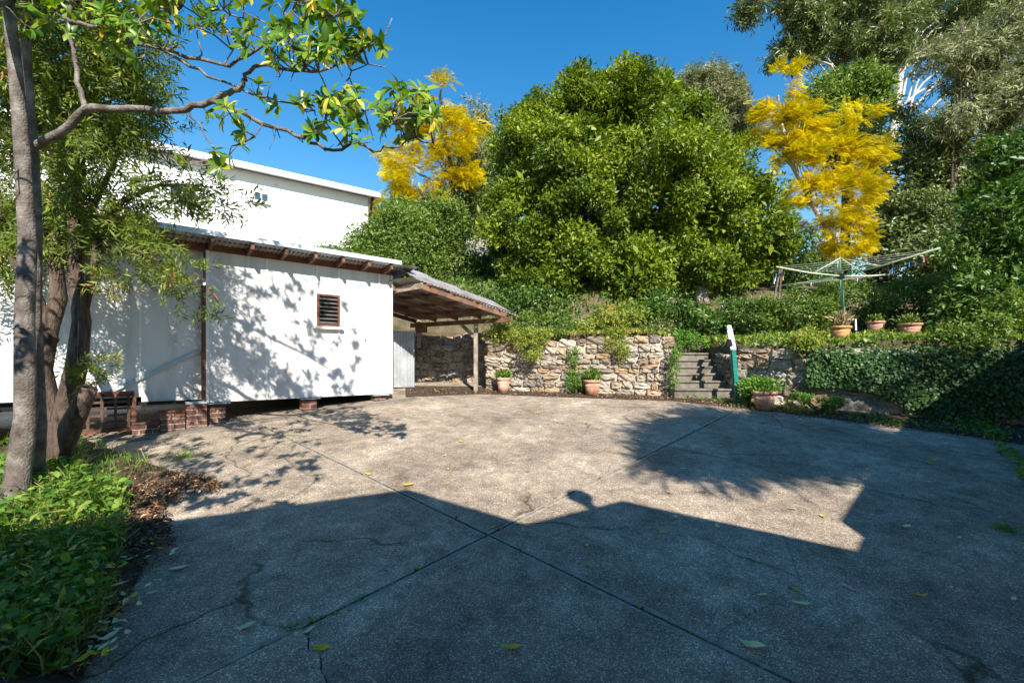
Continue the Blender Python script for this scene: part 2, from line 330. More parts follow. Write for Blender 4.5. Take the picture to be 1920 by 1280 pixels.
for i in range(-4, 4):
    for j in range(-3, 3):
        p0, p1, q0, q1 = i * PS + JG, (i + 1) * PS - JG, j * QS + JG, (j + 1) * QS - JG
        c = pq((p0 + p1) / 2, (q0 + q1) / 2)
        if c.y > 13 or c.y < -6 or abs(c.x) > 14: continue
        tilt = (random.random() - .5) * .006
        if (i, j) == (-1, 0):                                # broken corner near the camera
            k0 = inpq(G(560, 1166)); k1 = inpq(G(612, 1290)); cr = jag((k0[0], q0), (k1[0], k1[1]), 9, .05, 3) + [(k1[0] - .1, q1)]
            slab([(p1, q0), (p1, q1)] + [(a + .005, b_) for a, b_ in cr][::-1], tilt)
            slab([(p0, q0)] + [(a - .004, b_) for a, b_ in cr] + [(p0, q1)], tilt + .012)
        elif (i, j) == (0, 0) or (i, j) == (0, -1):
            if (i, j) == (0, 0):
                k = [(p0 + .9, q1)] + [inpq(G(x, y)) for x, y in ((1345, 1215), (1352, 1180), (1405, 1150), (1470, 1112), (1500, 1085), (1485, 1040), (1468, 1005))]
                k = k + [(k[-1][0] + .05, q0)] if k[-1][1] > q0 else k
            else:
                k = None
            if k:
                cr = []
                for a, b_ in zip(k, k[1:]): cr += jag(a, b_, 3, .03, len(cr))[:-1]
                cr.append(k[-1])
                cr = [(min(max(a, p0 + .02), p1 - .02), min(max(b_, q0), q1)) for a, b_ in cr]
                slab([(p0, q0), (p0, q1)] + [(a - .005, b_) for a, b_ in cr], tilt)
                slab([(p1, q1)] + [(a + .005, b_) for a, b_ in cr] + [(p1, q0)], tilt - .003)
            else: slab([(p0, q0), (p1, q0), (p1, q1), (p0, q1)], tilt)
        else: slab([(p0, q0), (p1, q0), (p1, q1), (p0, q1)], tilt)
        for e0_, e1_, w_ in (((p0, q0), (p1, q0), (0, .032)), ((p0, q1), (p1, q1), (0, -.032)), ((p0, q0), (p0, q1), (.032, 0)), ((p1, q0), (p1, q1), (-.032, 0))):
            if e0_[1] == e1_[1]: e0_, e1_ = (e0_[0] + .05, e0_[1]), (e1_[0] - .05, e1_[1])
            k_ = jag(e0_, e1_, 24, .0, 1); r_ = random.Random(i * 9 + j); tp = [pq(a[0], a[1], tilt + .002) for a in k_] + [pq(a[0] + w_[0] * r_.uniform(.2, 1.5), a[1] + w_[1] * r_.uniform(.2, 1.5), tilt + .001) for a in k_]
            n_ = len(k_); MB().add(tp, [(q, q + 1, n_ + q + 1, n_ + q) for q in range(n_ - 1)]).build('trowelled_edge', M['edge'], drive)

# garden bed on the left, litter border at the foot of the walls
bed_px = [(60, 1420), (150, 1285), (205, 1180), (262, 1085), (292, 1010), (300, 955), (345, 915), (335, 890), (270, 868), (200, 842), (150, 822), (60, 806), (-500, 790), (-1800, 1280)]
bed = [G(x, y, .02) for x, y in bed_px]
mb = MB(); cc = sum(bed, Vector()) / len(bed)
inner = [b_ + (cc - b_) * .12 + Vector((0, 0, .05)) for b_ in bed]
nB = len(bed); mb.add(bed + inner, [(i, (i + 1) % nB, nB + (i + 1) % nB, nB + i) for i in range(nB)] + [tuple(range(nB, 2 * nB))])
tag(mb.build('garden_bed', M['soil']), kind='structure')
strip = []
mb = MB(); edge = [(760, 731, 745), (900, 733, 739), (1100, 737, 746), (1265, 744, 752), (1380, 752, 764), (1450, 760, 772), (1600, 774, 790), (1750, 783, 808), (1960, 790, 840)]
a = [G(x, y0 - 8, .006) for x, y0, y1 in edge]; b2 = [G(x, y1, .006) for x, y0, y1 in edge]
mb.add(a + b2, [(i, len(a) + i, len(a) + i + 1, i + 1) for i in range(len(a) - 1)])
tag(mb.build('path_edge', M['soil']), kind='structure')

# ------------------------------------------------------------------ shed
ZB, ZT, UL = 1.27, 3.87, 3.42
shed = empty('shed', S(1.7, -1, gz(8.5)), 'white fibro shed on brick piers with corrugated eave and louvre window', 'shed')
us = [0, .93, 1.82, 2.25, 3.12, UL]
for u0, u1 in zip(us, us[1:]):
    bevel(MB().box(S((u0 + u1) / 2, -.02, (ZB + ZT) / 2), u1 - u0 - .006, .03, ZT - ZB, D, N).build('panel', M['fibro'], shed), .003)
for u in us[1:-1]:
    MB().box(S(u, .002, (ZB + ZT) / 2), .04, .016, ZT - ZB - .02, D, N).build('joint_strip', M['trim'], shed)
for u in (0.012, UL - .012): MB().box(S(u, .0, (ZB + ZT) / 2), .04, .04, ZT - ZB, D, N).build('corner_strip', M['trim'], shed)
MB().box(S(UL - .02, -1.2, (ZB + ZT) / 2 - .1), .03, 2.34, ZT - ZB - .2, D, N).build('end_wall', M['fibro'], shed)
MB().box(S(-.6, -2.4, (ZB + ZT) / 2 - .15), 8, .03, ZT - ZB - .3, D, N).build('back_wall', M['fibro'], shed)
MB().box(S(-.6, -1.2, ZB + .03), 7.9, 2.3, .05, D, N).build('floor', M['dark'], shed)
# lower left wing of the wall, set back
for u0, u1, zb in ((-.86, -.05, 1.22), (-1.9, -.87, 1.40), (-2.9, -1.91, 1.40), (-3.9, -2.91, 1.36), (-4.9, -3.91, 1.36)):
    MB().box(S((u0 + u1) / 2, -.14, (zb + ZT) / 2), u1 - u0 - .006, .03, ZT - zb, D, N).build('panel', M['fibro'], shed)
    MB().box(S(u1, -.122, (zb + ZT) / 2), .03, .012, ZT - zb - .02, D, N).build('joint_strip', M['trim'], shed)
MB().box(S(-.03, -.06, 2.15), .06, .12, 2.25, D, N).build('door_post', M['brown'], shed)
pa, pb = S(-1.28, -.10, 1.48), S(-.07, -.10, 2.16)
MB().bar(pa, pb, .04, .05).build('stair_trim', M['bluetrim'], shed)
MB().bar(S(-1.0, -.11, 3.62), S(-.06, -.11, 3.0), .03, .05).build('barge_trim', M['trim'], shed)
# roof
zf = ZT + .17
def corr(p, along, down, length, width, pitch=.076, amp=.011):
    n = int(width / pitch * 4); up = along.cross(down).normalized(); up = up if up.z > 0 else -up
    v0 = [p + along * (width * i / n) + up * (amp * math.sin(2 * math.pi * (width * i / n) / pitch)) for i in range(n + 1)]
    return MB().add(v0 + [v + down * length for v in v0], [(i, i + 1, n + 2 + i, n + 1 + i) for i in range(n)])
down = (-N + Vector((0, 0, -.12))).normalized()
k = 0; u = -5.0
while u < UL + .4:
    corr(S(u, .44, zf + (k % 2) * .004), D, down, 3.0, min(.80, UL + .42 - u)).build('roof_sheet', M['zinc'], shed, True); u += .78; k += 1
MB().box(S(-.78, .445, zf + .035), 8.4, .02, .085, D, N).build('flashing', M['capping'], shed)
MB().box(S(-.78, .38, zf + .068), 8.4, .14, .008, D, N).build('flashing_top', M['capping'], shed)
for u in (.04, .62, 1.17, 1.68, 2.2, 2.72, 3.22, -.6, -1.2, -1.8, -2.4, -3.0, -3.6, -4.2): # rafter tails
    MB().bar(S(u, .41, zf - .075), S(u, -2.3, zf - .075 - .325), .05, .10).build('rafter', M['wood'], shed)
MB().bar(S(-5, .2, zf - .018), S(UL + .35, .2, zf - .018), .07, .03).build('batten', M['brown'], shed)
MB().box(S(-.75, -.02, zf - .07), 8.3, .05, .2, D, N).build('top_plate', M['brown'], shed)
# louvre window
wz0, wz1, wu0, wu1 = 2.70, 3.29, 1.835, 2.235
win = MB().box(S((wu0 + wu1) / 2, .0, (wz0 + wz1) / 2), wu1 - wu0, .012, wz1 - wz0, D, N).build('window', M['dark'], shed)
for a_, b_ in (((wu0, wz0), (wu0, wz1)), ((wu1, wz0), (wu1, wz1))):
    MB().box(S(a_[0], .025, (wz0 + wz1) / 2), .04, .05, wz1 - wz0 + .04, D, N).build('frame', M['brown'], win)
for z in (wz0, wz1): MB().box(S((wu0 + wu1) / 2, .025, z), wu1 - wu0 - .042, .048, .04, D, N).build('frame', M['brown'], win)
for i in range(7):
    z = wz0 + .055 + i * .078; ay = (N * .8 - Vector((0, 0, .6))).normalized(); az = D.cross(ay)
    MB().box(S((wu0 + wu1) / 2, .03, z), wu1 - wu0 - .05, .085, .006, D, ay, az).build('louvre_blade', M['louvre'], win)
MB().box(S((wu0 + wu1) / 2, .045, wz0 - .055), wu1 - wu0 + .18, .10, .05, D, N).build('sill', M['trim'], win)
MB().box(S(2.82, .004, 2.42), .02, .012, .05, D, N).build('hook', M['dark'], shed)

# brick piers under the shed and brick steps beside it
def brickwork(parent, u0, u1, v0, v1, zb, zt, name='brick'):
    nz = max(1, round((zt - zb) / .085)); hz = (zt - zb) / nz
    MB().box(S((u0 + u1) / 2, (v0 + v1) / 2, (zb + zt) / 2), u1 - u0 - .014, v1 - v0 - .014, zt - zb - .004, D, N).build('mortar', M['mortar'], parent)
    for r_ in range(nz):
        n_ = max(1, round((u1 - u0) / .225)); w = (u1 - u0) / n_; cuts = [u0 + w * i for i in range(n_ + 1)]
        if r_ % 2: cuts = [u0] + [c + w / 2 for c in cuts[:-1]] + [u1]
        for c0, c1 in zip(cuts, cuts[1:]):
            bevel(MB().box(S((c0 + c1) / 2, (v0 + v1) / 2, zb + hz * (r_ + .5)), c1 - c0 - .012, v1 - v0 + random.random() * .006, hz - .012, D, N).build(name, M['brick'], parent), .004)
for u0, lab in ((0.02, 'brick pier under the left corner of the white shed, capped with tin'), (1.56, 'brick pier under the middle of the white shed wall'), (3.02, 'low brick pier under the right corner of the white shed')):
    y = S(u0, 0, 0).y; zb = gz(y) - .03
    p = empty('brick_pier', S(u0 + .14, -.12, zb), lab, 'pier', 'brick piers under the shed')
    brickwork(p, u0, u0 + .27, -.26, .0, zb, ZB - .03)
    MB().box(S(u0 + .14, -.11, ZB - .018), .36, .36, .012, D, N).build('tin_cap', M['bluetrim'], p)
p = empty('brick_steps', S(-.5, .1, gz(7.3)), 'stepped brick stair end with chipped white paint beside the shed post', 'steps')
for u0, u1, zt in ((-.98, -.64, 1.02), (-.635, -.30, 1.17), (-.295, .0, 1.30)):
    zb = gz(S(u0, .1, 0).y) - .04; brickwork(p, u0, u1, -.10, .13, zb, zt - .035)
    bevel(MB().box(S((u0 + u1) / 2, .015, zt - .016), u1 - u0 + .0, .26, .034, D, N).build('tread', M['bluetrim'] if zt > 1.25 else M['brick'], p), .006)
# stepped patches of paint on the brick ends
p = empty('lattice_panel', S(-1.5, -.02, 1.0), 'dark brown timber lattice panel leaning under the shed wall', 'lattice')
for i in range(8): MB().bar(S(-2.1 + i * .155, .014, .93), S(-2.1 + i * .155, .014, 1.47), .035, .012, N).build('slat', M['lattice'], p)
for i in range(6): MB().bar(S(-2.15, .0, .95 + i * .1), S(-.97, .0, .95 + i * .1), .012, .035).build('slat', M['lattice'], p)
for z in (.915, 1.49): MB().bar(S(-2.17, -.01, z), S(-.95, -.01, z), .05, .045).build('frame', M['brown'], p)
for u in (-2.17, -.95): MB().bar(S(u, -.01, .94), S(u, -.01, 1.466), .05, .045, N).build('frame', M['brown'], p)
MB().box(S(-2.0, -.45, 1.0), 6.0, .03, .9, D, N)  # (void behind stays open)
tag(bevel(MB().box(S(1.2, .1, gz(8.4) - .02), 5.4, .7, .06, (D + Vector((0, 0, .075))).normalized(), N).build('apron', M['concrete']), .01), kind='structure')
p = empty('timber_rail', S(-3.2, .1, 1.2), 'brown horizontal timber rail low behind the left trunks', 'rail')
MB().bar(S(-4.9, .05, 1.33), S(-2.4, .05, 1.33), .05, .09).build('rail', M['wood'], p)
for u in (-4.6, -2.5): MB().bar(S(u, .0, .7), S(u, .0, 1.36), .07, .07, N).build('post', M['wood'], p)

# ------------------------------------------------------------------ white building behind
R0 = P(690, 370, 20); bt = R0.z; bb = 2.0
DS, NS = D, N
D = Vector((.805, .593, 0)).normalized(); N = Vector((D.y, -D.x, 0)); DB, NBv = D, N
def B(u, v, z): return Vector((R0.x, R0.y, 0)) + DB * u + NBv * v + Vector((0, 0, z))
wb = empty('building', B(-6, -4, bb), 'white two-storey rendered building with flat grey roof behind the shed', 'building')
MB().box(B(-7, -4, (bt + bb) / 2), 14, 8, bt - bb, D, N).build('wall', M['render'], wb)
rf = MB().box(B(-6.9, -4, bt + .12), 14.6, 8.7, .16, D, N).build('roof', M['capping'], wb)
MB().box(B(-6.9, .4, bt + .02), 14.6, .14, .16, D, N).build('gutter', M['trim'], rf)
MB().tube([B(.1, .3, bt - .05), B(.1, .06, bt - .6), B(.1, .06, bb)], .06, 8).build('downpipe', M['dark'], wb)
def find_u(px):
    k = (px - 960) / F; return (k * R0.y - R0.x) / (D.x - k * D.y)
def bwin(x0, x1, y0, y1):
    u0, u1 = find_u(x0), find_u(x1); Y = (B(u0, 0, 0).y + B(u1, 0, 0).y) / 2
    z1, z0 = CZ - (y0 - HY) / F * Y, CZ - (y1 - HY) / F * Y
    w = MB().box(B((u0 + u1) / 2, .01, (z0 + z1) / 2), u1 - u0, .03, z1 - z0, D, N).build('window', M['bluetrim'], wb)
    h = (u1 - u0) / 2
    for s_ in (0, 1): MB().box(B(u0 + h * (s_ + .5), .03, (z0 + z1) / 2), h - .06, .012, z1 - z0 - .1, D, N).build('pane', M['glass'], w)
    MB().box(B((u0 + u1) / 2, .06, z0 - .05), u1 - u0 + .15, .12, .07, D, N).build('sill', M['trim'], w)
bwin(476, 503, 361, 378); bwin(318, 366, 345, 376); bwin(533, 562, 455, 464); bwin(600, 645, 461, 472)
for x, y in ((518, 346), (561, 442)):
    u = find_u(x); Y = B(u, 0, 0).y; MB().box(B(u, .02, CZ - (y - HY) / F * Y), .16, .05, .12, D, N).build('vent', M['trim'], wb)

D, N = DS, NS
# ------------------------------------------------------------------ carport
cp = empty('carport', Vector((-.9, 11, gz(11))), 'open timber carport with rusty corrugated roof against the stone wall', 'carport')
bd = Vector((-.84, .54, 0)).normalized()
hi0, lo0 = P(789, 537, 9.7), P(945, 590, 10.6); rd = (lo0 - hi0)
for k in range(5):
    off = bd * (.72 * k); MB().bar(hi0 + off - rd.normalized() * (.0 if k == 0 else .4), lo0 + off + rd.normalized() * .05, .05, .10).build('rafter', M['wood'], cp)
MB().bar(lo0 + Vector((0, 0, -.12)) - bd * .22, lo0 + bd * 3.0 + Vector((0, 0, -.12)), .07, .11).build('beam', M['wood'], cp)
MB().bar(hi0 + bd * .9 + Vector((-.1, .05, -.03)), hi0 - bd * .03 + Vector((.02, 0, .02)), .035, .12).build('fascia', M['greywood'], cp)
for i in range(4):                                                              # purlins and ceiling sheets
    f0 = hi0 + rd * (.08 + .28 * i) + Vector((0, 0, .085)); MB().bar(f0 - bd * .1, f0 + bd * 3.0, .06, .04).build('purlin', M['wood'], cp)
rn = rd.normalized(); up = rn.cross(bd).normalized(); up = up if up.z > 0 else -up
for k in range(4):
    corr(hi0 + bd * (.77 * k) - rn * .25 + up * (.125 + .006 * (k % 2)), bd, rn, rd.length + .55, .80).build('roof_sheet', M['rustzinc'], cp, True)
# loose front sheets pitched towards the yard
fd = (N * .75 + Vector((.3, -.2, 0))); fd.z = 0; fd.normalize()
for i in range(3):
    t0, t1 = i / 3 - .03, (i + 1) / 3 + .06
    a0 = hi0 + rd * t0 + Vector((0, 0, .12 - .02 * i)); wid = (rd * (t1 - t0)).length
    bk = (-fd * 1.0 + Vector((0, 0, .5))).normalized()
    corr(a0, rn, bk, 1.25 - .12 * i, wid + (.28 if i == 2 else 0)).build('roof_sheet', M['rustzinc'], cp, True)
pb_ = Vector((-.874, 11.0, gz(11.0)))
pt = Vector((pb_.x, pb_.y, lo0.z - .17))
bevel(MB().box((pb_ + pt) / 2, .10, .10, pt.z - pb_.z).build('post', M['greywood'], cp), .008)
MB().bar(pt + Vector((-.04, 0, -.32)), pt + Vector((-.36, .14, -.02)), .05, .07).build('brace', M['greywood'], cp)
q = P(790, 614, 11.9); MB().box(q, .28, .2, .26).build('gusset_box', M['wood'], cp)
pp = Vector((-2.55, 12.55, 2.4)); MB().box((pp + Vector((0, 0, .35))), .1, .1, .8).build('post', M['greywood'], cp)
cb = empty('cabinet', G(756, 728), 'narrow upright corrugated iron cabinet beside the white shed', 'cabinet')
c0 = G(738, 729); c1 = G(777, 727); wv = (c1 - c0); wv.z = 0; wlen = wv.length; wv.normalize(); bkv = Vector((-wv.y, wv.x, 0))
corr(c0 + Vector((0, 0, .04)), wv, Vector((0, 0, 1)), 1.38, wlen, .068, .01).build('front', M['zinc'], cb, True)
mb = MB(); mb.box(c0 + wv * (wlen / 2) + bkv * .17 + Vector((0, 0, .73)), wlen, .28, 1.36, wv, bkv); mb.build('body', M['zinc'], cb)
MB().box(c0 + wv * (wlen / 2) + bkv * .14 + Vector((0, 0, 1.44)), wlen + .06, .40, .03, wv, bkv).build('lid', M['zinc'], cb)

# ------------------------------------------------------------------ stone walls and steps
def stone_mesh(seed):
    r = random.Random(seed); mb = MB(); n = 4; V = {}; idx = []
    import itertools
    bmv = []; fs_ = []
    def key(p): return tuple(round(c, 3) for c in p)
    for ax in range(3):
        for sg in (-1, 1):
            if ax == 1 and sg == 1: continue                      # buried back
            for i in range(n):
                for j in range(n):
                    q = []
                    for di, dj in ((0, 0), (1, 0), (1, 1), (0, 1)):
                        c = [0, 0, 0]; c[ax] = sg; c[(ax + 1) % 3] = -1 + 2 * (i + di) / n; c[(ax + 2) % 3] = -1 + 2 * (j + dj) / n
                        kk = key(c)
                        if kk not in V:
                            v = Vector(c); m_ = (abs(v.x) ** 8 + abs(v.y) ** 8 + abs(v.z) ** 8) ** .125; v = v / m_
                            v = Vector((v.x * (1 + (r.random() - .5) * .26), v.y * (1 + (r.random() - .5) * .5), v.z * (1 + (r.random() - .5) * .3)))
                            V[kk] = len(bmv); bmv.append(v * .5)
                        q.append(V[kk])
                    fs_.append(tuple(q if sg > 0 else q[::-1]))
    mb.add(bmv, fs_); return mb.mesh('stone', False)
SM = [stone_mesh(i) for i in range(9)]
for m_ in SM: m_.materials.append(M['stone'])
def stones(parent, a, b_, zb, zt, seed, rowh=(.09, .21), wid=(.12, .46), depth=.22, ragged=.05):
    """rubble facing between ground points a and b_ (left to right); zb, zt = functions of t"""
    r = random.Random(seed); t = Vector((b_.x - a.x, b_.y - a.y, 0)); ln = t.length; t.normalize(); out = Vector((t.y, -t.x, 0))
    n = max(2, int(ln / .4)); core = MB()
    fr = [(a + t * (ln * i / n) - out * .02) for i in range(n + 1)]
    lo_ = [Vector((p.x, p.y, zb(i / n) - .05)) for i, p in enumerate(fr)]; hi_ = [Vector((p.x, p.y, zt(i / n) - .05)) for i, p in enumerate(fr)]
    bk = [p - out * .34 for p in hi_]; bl = [p - out * .34 for p in lo_]; m1 = n + 1
    core.add(lo_ + hi_ + bk + bl, [(i, i + 1, m1 + i + 1, m1 + i) for i in range(n)] + [(m1 + i, m1 + i + 1, 2 * m1 + i + 1, 2 * m1 + i) for i in range(n)] + [(0, m1, 2 * m1, 3 * m1), (n, 3 * m1 + n, 2 * m1 + n, m1 + n)])
    core.build('mortar', M['mortar'], parent)
    f = 0.0
    hs_ = []
    while f < 1: h = r.uniform(*rowh) / 1.3; hs_.append((f, min(1, f + h))); f += h
    for ri, (f0, f1) in enumerate(hs_):
        x = -r.random() * .1
        while x < ln - .05:
            w = r.uniform(*wid); w = min(w, ln - x + .03); tm = (x + w / 2) / ln; tm = min(max(tm, 0), 1)
            H = zt(tm) - zb(tm); z0, z1 = zb(tm) + f0 * H, zb(tm) + f1 * H
            two = (z1 - z0) > .19 and w < .34 and r.random() < .5
            for (s0, s1) in (((z0, (z0 + z1) / 2), ((z0 + z1) / 2, z1)) if two else ((z0, z1),)):
                o = link('stone', r.choice(SM), parent); hh = s1 - s0
                c = a + t * (x + w / 2) - out * (depth / 2 - .035 - r.random() * .035)
                ang = (r.random() - .5) * .4
                Rm = Matrix((t, -out, Vector((0, 0, 1)))).transposed().to_4x4()
                Mx = Matrix.Translation((c.x, c.y, (s0 + s1) / 2 + (r.random() - .5) * .03)) @ Rm @ Matrix.Rotation(ang, 4, 'Y') @ Matrix.Diagonal((w * r.uniform(.86, 1.0), depth, hh * r.uniform(.8, 1.02), 1))
                o.matrix_world = Mx; o.matrix_parent_inverse = Matrix.Identity(4); o.matrix_basis = Matrix.Translation(-world_loc(parent)) @ Mx
            x += w + .012
wl1 = empty('stone_wall', Vector((0, 11.1, gz(11.1))), 'long pale rubble sandstone retaining wall with two pots at its foot', 'wall')
pL, pK, pM, pR = Vector((-3.3, 12.7, 0)), Vector((-.68, 12.3, 0)), Vector((-.6, 11.24, 0)), Vector((3.62, 10.45, 0))
zg = lambda a, b_: (lambda t: gz(a.y + (b_.y - a.y) * t) - .03)
stones(wl1, pL, pK, zg(pL, pK), lambda t: 2.72 + .05 * math.sin(t * 9), 11, (.12, .22), (.14, .36))
stones(wl1, pK, pM + Vector((.05, .02, 0)), zg(pK, pM), lambda t: 2.62, 14)
stones(wl1, pM, pR, zg(pM, pR), lambda t: 2.56 + .05 * math.sin(t * 7 + 2) - .02 * t, 12)
pR2 = pR + Vector((.12, 1.0, 0))
stones(wl1, pR + Vector((.05, .02, 0)), pR2, lambda t: gz(10.5) + 1.0 * t, lambda t: 2.55, 13)
st = empty('steps', Vector((4.3, 10.6, gz(10.3))), 'flight of worn concrete steps rising through the stone wall', 'steps')
sx0, sx1 = 3.74, 4.95; zb = gz(10.25)
for i in range(6):
    zt = zb + .165 * (i + 1); y0 = 10.22 + .24 * i + (-.1 if i == 0 else 0)
    bevel(MB().box(((sx0 + sx1) / 2 - (.05 if i == 0 else 0), y0 + .35, (zb - .1 + zt) / 2), sx1 - sx0 + (.16 if i == 0 else 0), .7, zt - zb + .1).build('step', M['concrete'], st), .018, 2)
    bevel(MB().box(((sx0 + sx1) / 2 - (.05 if i == 0 else 0), y0 + .13, zt + .014), sx1 - sx0 + (.16 if i == 0 else 0) - .01, .33, .045).build('tread', M['concrete'], st), .012, 2)
wl2 = empty('low_wall', Vector((5.3, 9.6, gz(9.6))), 'short rough stone wall between the steps and the ivy', 'wall')
qa, qb, qc, qd = Vector((4.98, 9.95, 0)), Vector((5.95, 9.2, 0)), Vector((8.6, 7.75, 0)), Vector((13, 5.6, 0))
stones(wl2, qa, qb, zg(qa, qb), lambda t: 2.24, 21, (.2, .34), (.25, .6))
stones(wl2, qa + Vector((.0, 1.1, 0)), qa, lambda t: gz(10), lambda t: 2.2 - .1 * t, 22)
wl3 = empty('ivy_wall', Vector((8, 8, gz(8))), 'ivy smothered retaining wall with pale stones along its foot', 'wall')
stones(wl3, qb, qc, zg(qb, qc), lambda t: 2.22, 23, (.24, .4), (.3, .7))
stones(wl3, qc, qd, zg(qc, qd), lambda t: 2.2, 24, (.3, .45), (.5, .9))

# green post leaning with white cap, beside the steps
gp = empty('handrail_post', G(1383, 757), 'teal green timber handrail post with white rail top beside the steps', 'post')
g0 = G(1383, 757); gY = g0.y
MB().bar(g0, P(1374, 652, gY), .085, .085, Vector((0, -1, 0))).build('post', M['greenpaint'], gp)
bevel(MB().bar(P(1375, 655, gY - .05), P(1368, 618, gY + .75), .11, .05).build('rail', M['white'], gp), .006)
bevel(MB().bar(P(1368, 622, gY + .70), P(1366, 610, gY + .72), .09, .07, Vector((0, -1, 0))).build('rail_end', M['white'], gp), .006)
MB().tube([P(1367, 650, gY + .1), P(1367, 636, gY + .1)], [.085, .04], 10).build('rubber_boot', M['dark'], gp)

# ------------------------------------------------------------------ foliage builders
LEAF2 = ([(0, 0, 0), (.45, .24, .07), (1, 0, -.08), (.5, -.22, .07)], [(0, 2, 1), (0, 3, 2)], [0] * 4); LEAF = t_leaf(.45); LEAFN = t_leaf(.18); BROAD = t_broad()
def rand_unit(n): return unit(rng.normal(size=(n, 3)))
def crown_mesh(name, pts, outs, rad, per, tmpl, size, up=.5, outw=.6, droop=0., flat=.75, level=0.):
    n = len(pts); per = np.full(n, per); idx = np.repeat(np.arange(n), per); m = len(idx)
    off = rng.normal(size=(m, 3)) * .5; off /= np.maximum(1, np.linalg.norm(off, axis=1, keepdims=True) / .95); off[:, 2] *= flat
    r_ = (rad * (.6 + .8 * rng.random(n)))[idx, None]
    pos = pts[idx] + off * r_
    ax = rand_unit(m) + outs[idx] * outw * .7 + off * .4; ax[:, 2] -= droop
    if level: ax = outs[idx] * np.array([1, 1, .3]) * 1.4 + rand_unit(m) * .8; ax[:, 2] *= 1 - level; ax[:, 2] += .08
    nr = rand_unit(m) * .75 + outs[idx] * outw + np.array([0, 0, up])
    tone = np.clip(.5 * rng.random(n)[idx] + .5 * rng.random(m), 0, 1)
    return scatter(name, tmpl, pos, ax, nr, size * (.7 + .6 * rng.random(m)), tone)
def blob_points(blobs, n, shell=.62):
    """clump centres near the outside of a group of ellipsoids given as pixel centre, pixel radii, depth"""
    C = np.array([P(b_[0], b_[1], b_[4]) for b_ in blobs]); R = np.array([[b_[2] * b_[4] / F, (b_[5] if len(b_) > 5 else (b_[2] + b_[3]) / 2) * b_[4] / F, b_[3] * b_[4] / F] for b_ in blobs])
    w = R[:, 0] * R[:, 2]; out = []; nrm = []
    while len(out) < n:
        i = rng.choice(len(C), p=w / w.sum()); d = rand_unit(1)[0]; rr = (shell + (1.0 - shell) * rng.random() ** .6) * (.95 + .15 * math.sin(5.3 * d[0] + 3.1 * d[2] + i * 2) + .07 * math.sin(11 * d[2] - 7 * d[0] + i))
        p = C[i] + d * R[i] * rr
        q = np.linalg.norm((p - C) / R, axis=1); q[i] = 9
        if q.min() < shell * .9: continue
        if d[1] > .55: continue
        out.append(p); nrm.append(d)
    return np.array(out), np.array(nrm)
def limbs(mb, base, tips, r0, n=6, bend=.25):
    for tp in tips:
        tp = Vector(tp); b_ = Vector(base); ln = (tp - b_).length; pts = []
        for i in range(6):
            t = i / 5; p = b_.lerp(tp, t) + Vector((0, 0, bend * ln * math.sin(math.pi * t) * .35)) + Vector(rng.normal(size=3)) * ln * .025 * (0 if i in (0, 5) else 1); pts.append(p)
        mb.tube(pts, [r0 * (1 - .85 * i / 5) for i in range(6)], n, False)
def tree(name, label, blobs, trunk, rt, nclump, rad, per, tmpl, size, leaf, bark, nl=14, group=None, core=0, **kw):
    base = Vector(trunk[0]); t = empty(name, base, label, 'tree', group)
    mb = MB(); mb.tube(trunk, [rt * (1.25 if i == 0 else 1 - .55 * i / (len(trunk) - 1)) for i in range(len(trunk))], 9)
    mb.build('trunk', M[bark], t, True)
    pts, outs = blob_points(blobs, nclump)
    mb = MB(); sel = rng.choice(len(pts), min(nl, len(pts)), replace=False)
    for i in sel:
        pv = Vector(pts[i]); cand = [k for k in range(1, len(trunk)) if trunk[k].z < pv.z - .2] or [1]; k = min(cand, key=lambda q: (trunk[q] - pv).length)
        limbs(mb, trunk[k].lerp(trunk[k - 1], rng.random() * .6), [pv], rt * .34)
    mb.build('limbs', M[bark], t, True)
    link('crown', crown_mesh('crown', pts, outs, rad, per, tmpl, size, **kw), t, M[leaf])
    if core:
        ci, co = blob_points([(b_[0], b_[1], b_[2] * .8, b_[3] * .8, b_[4]) for b_ in blobs if b_[2] * b_[3] > 2500] or blobs, core, .1)
        link('inner_crown', crown_mesh('inner_crown', ci, co, rad * 1.4, 26, LEAF2, size * 2.2), t, M[leaf])
    return t
def gl(px, Y, dz=0): x = (px - 960) / F * Y; return Vector((x, Y, hill(x, Y) + dz))
def shrub(name, label, cat, blobs, n, rad, per, size, leaf, tmpl=LEAF, base=None, group=None, stems=6, kind=None, **kw):
    pts, outs = blob_points(blobs, n, .45)
    c = Vector(pts.mean(0)); b0 = base or Vector((c.x, c.y, hill(c.x, c.y) - .05))
    t = empty(name, b0, label, cat, group); mb = MB()
    for i in rng.choice(len(pts), min(stems, n), replace=False): limbs(mb, b0, [pts[i]], .022, 5)
    mb.build('stems', M['darkbark'], t, True)
    link('foliage', crown_mesh('foliage', pts, outs, rad, per, tmpl, size, **kw), t, M[leaf]); return t

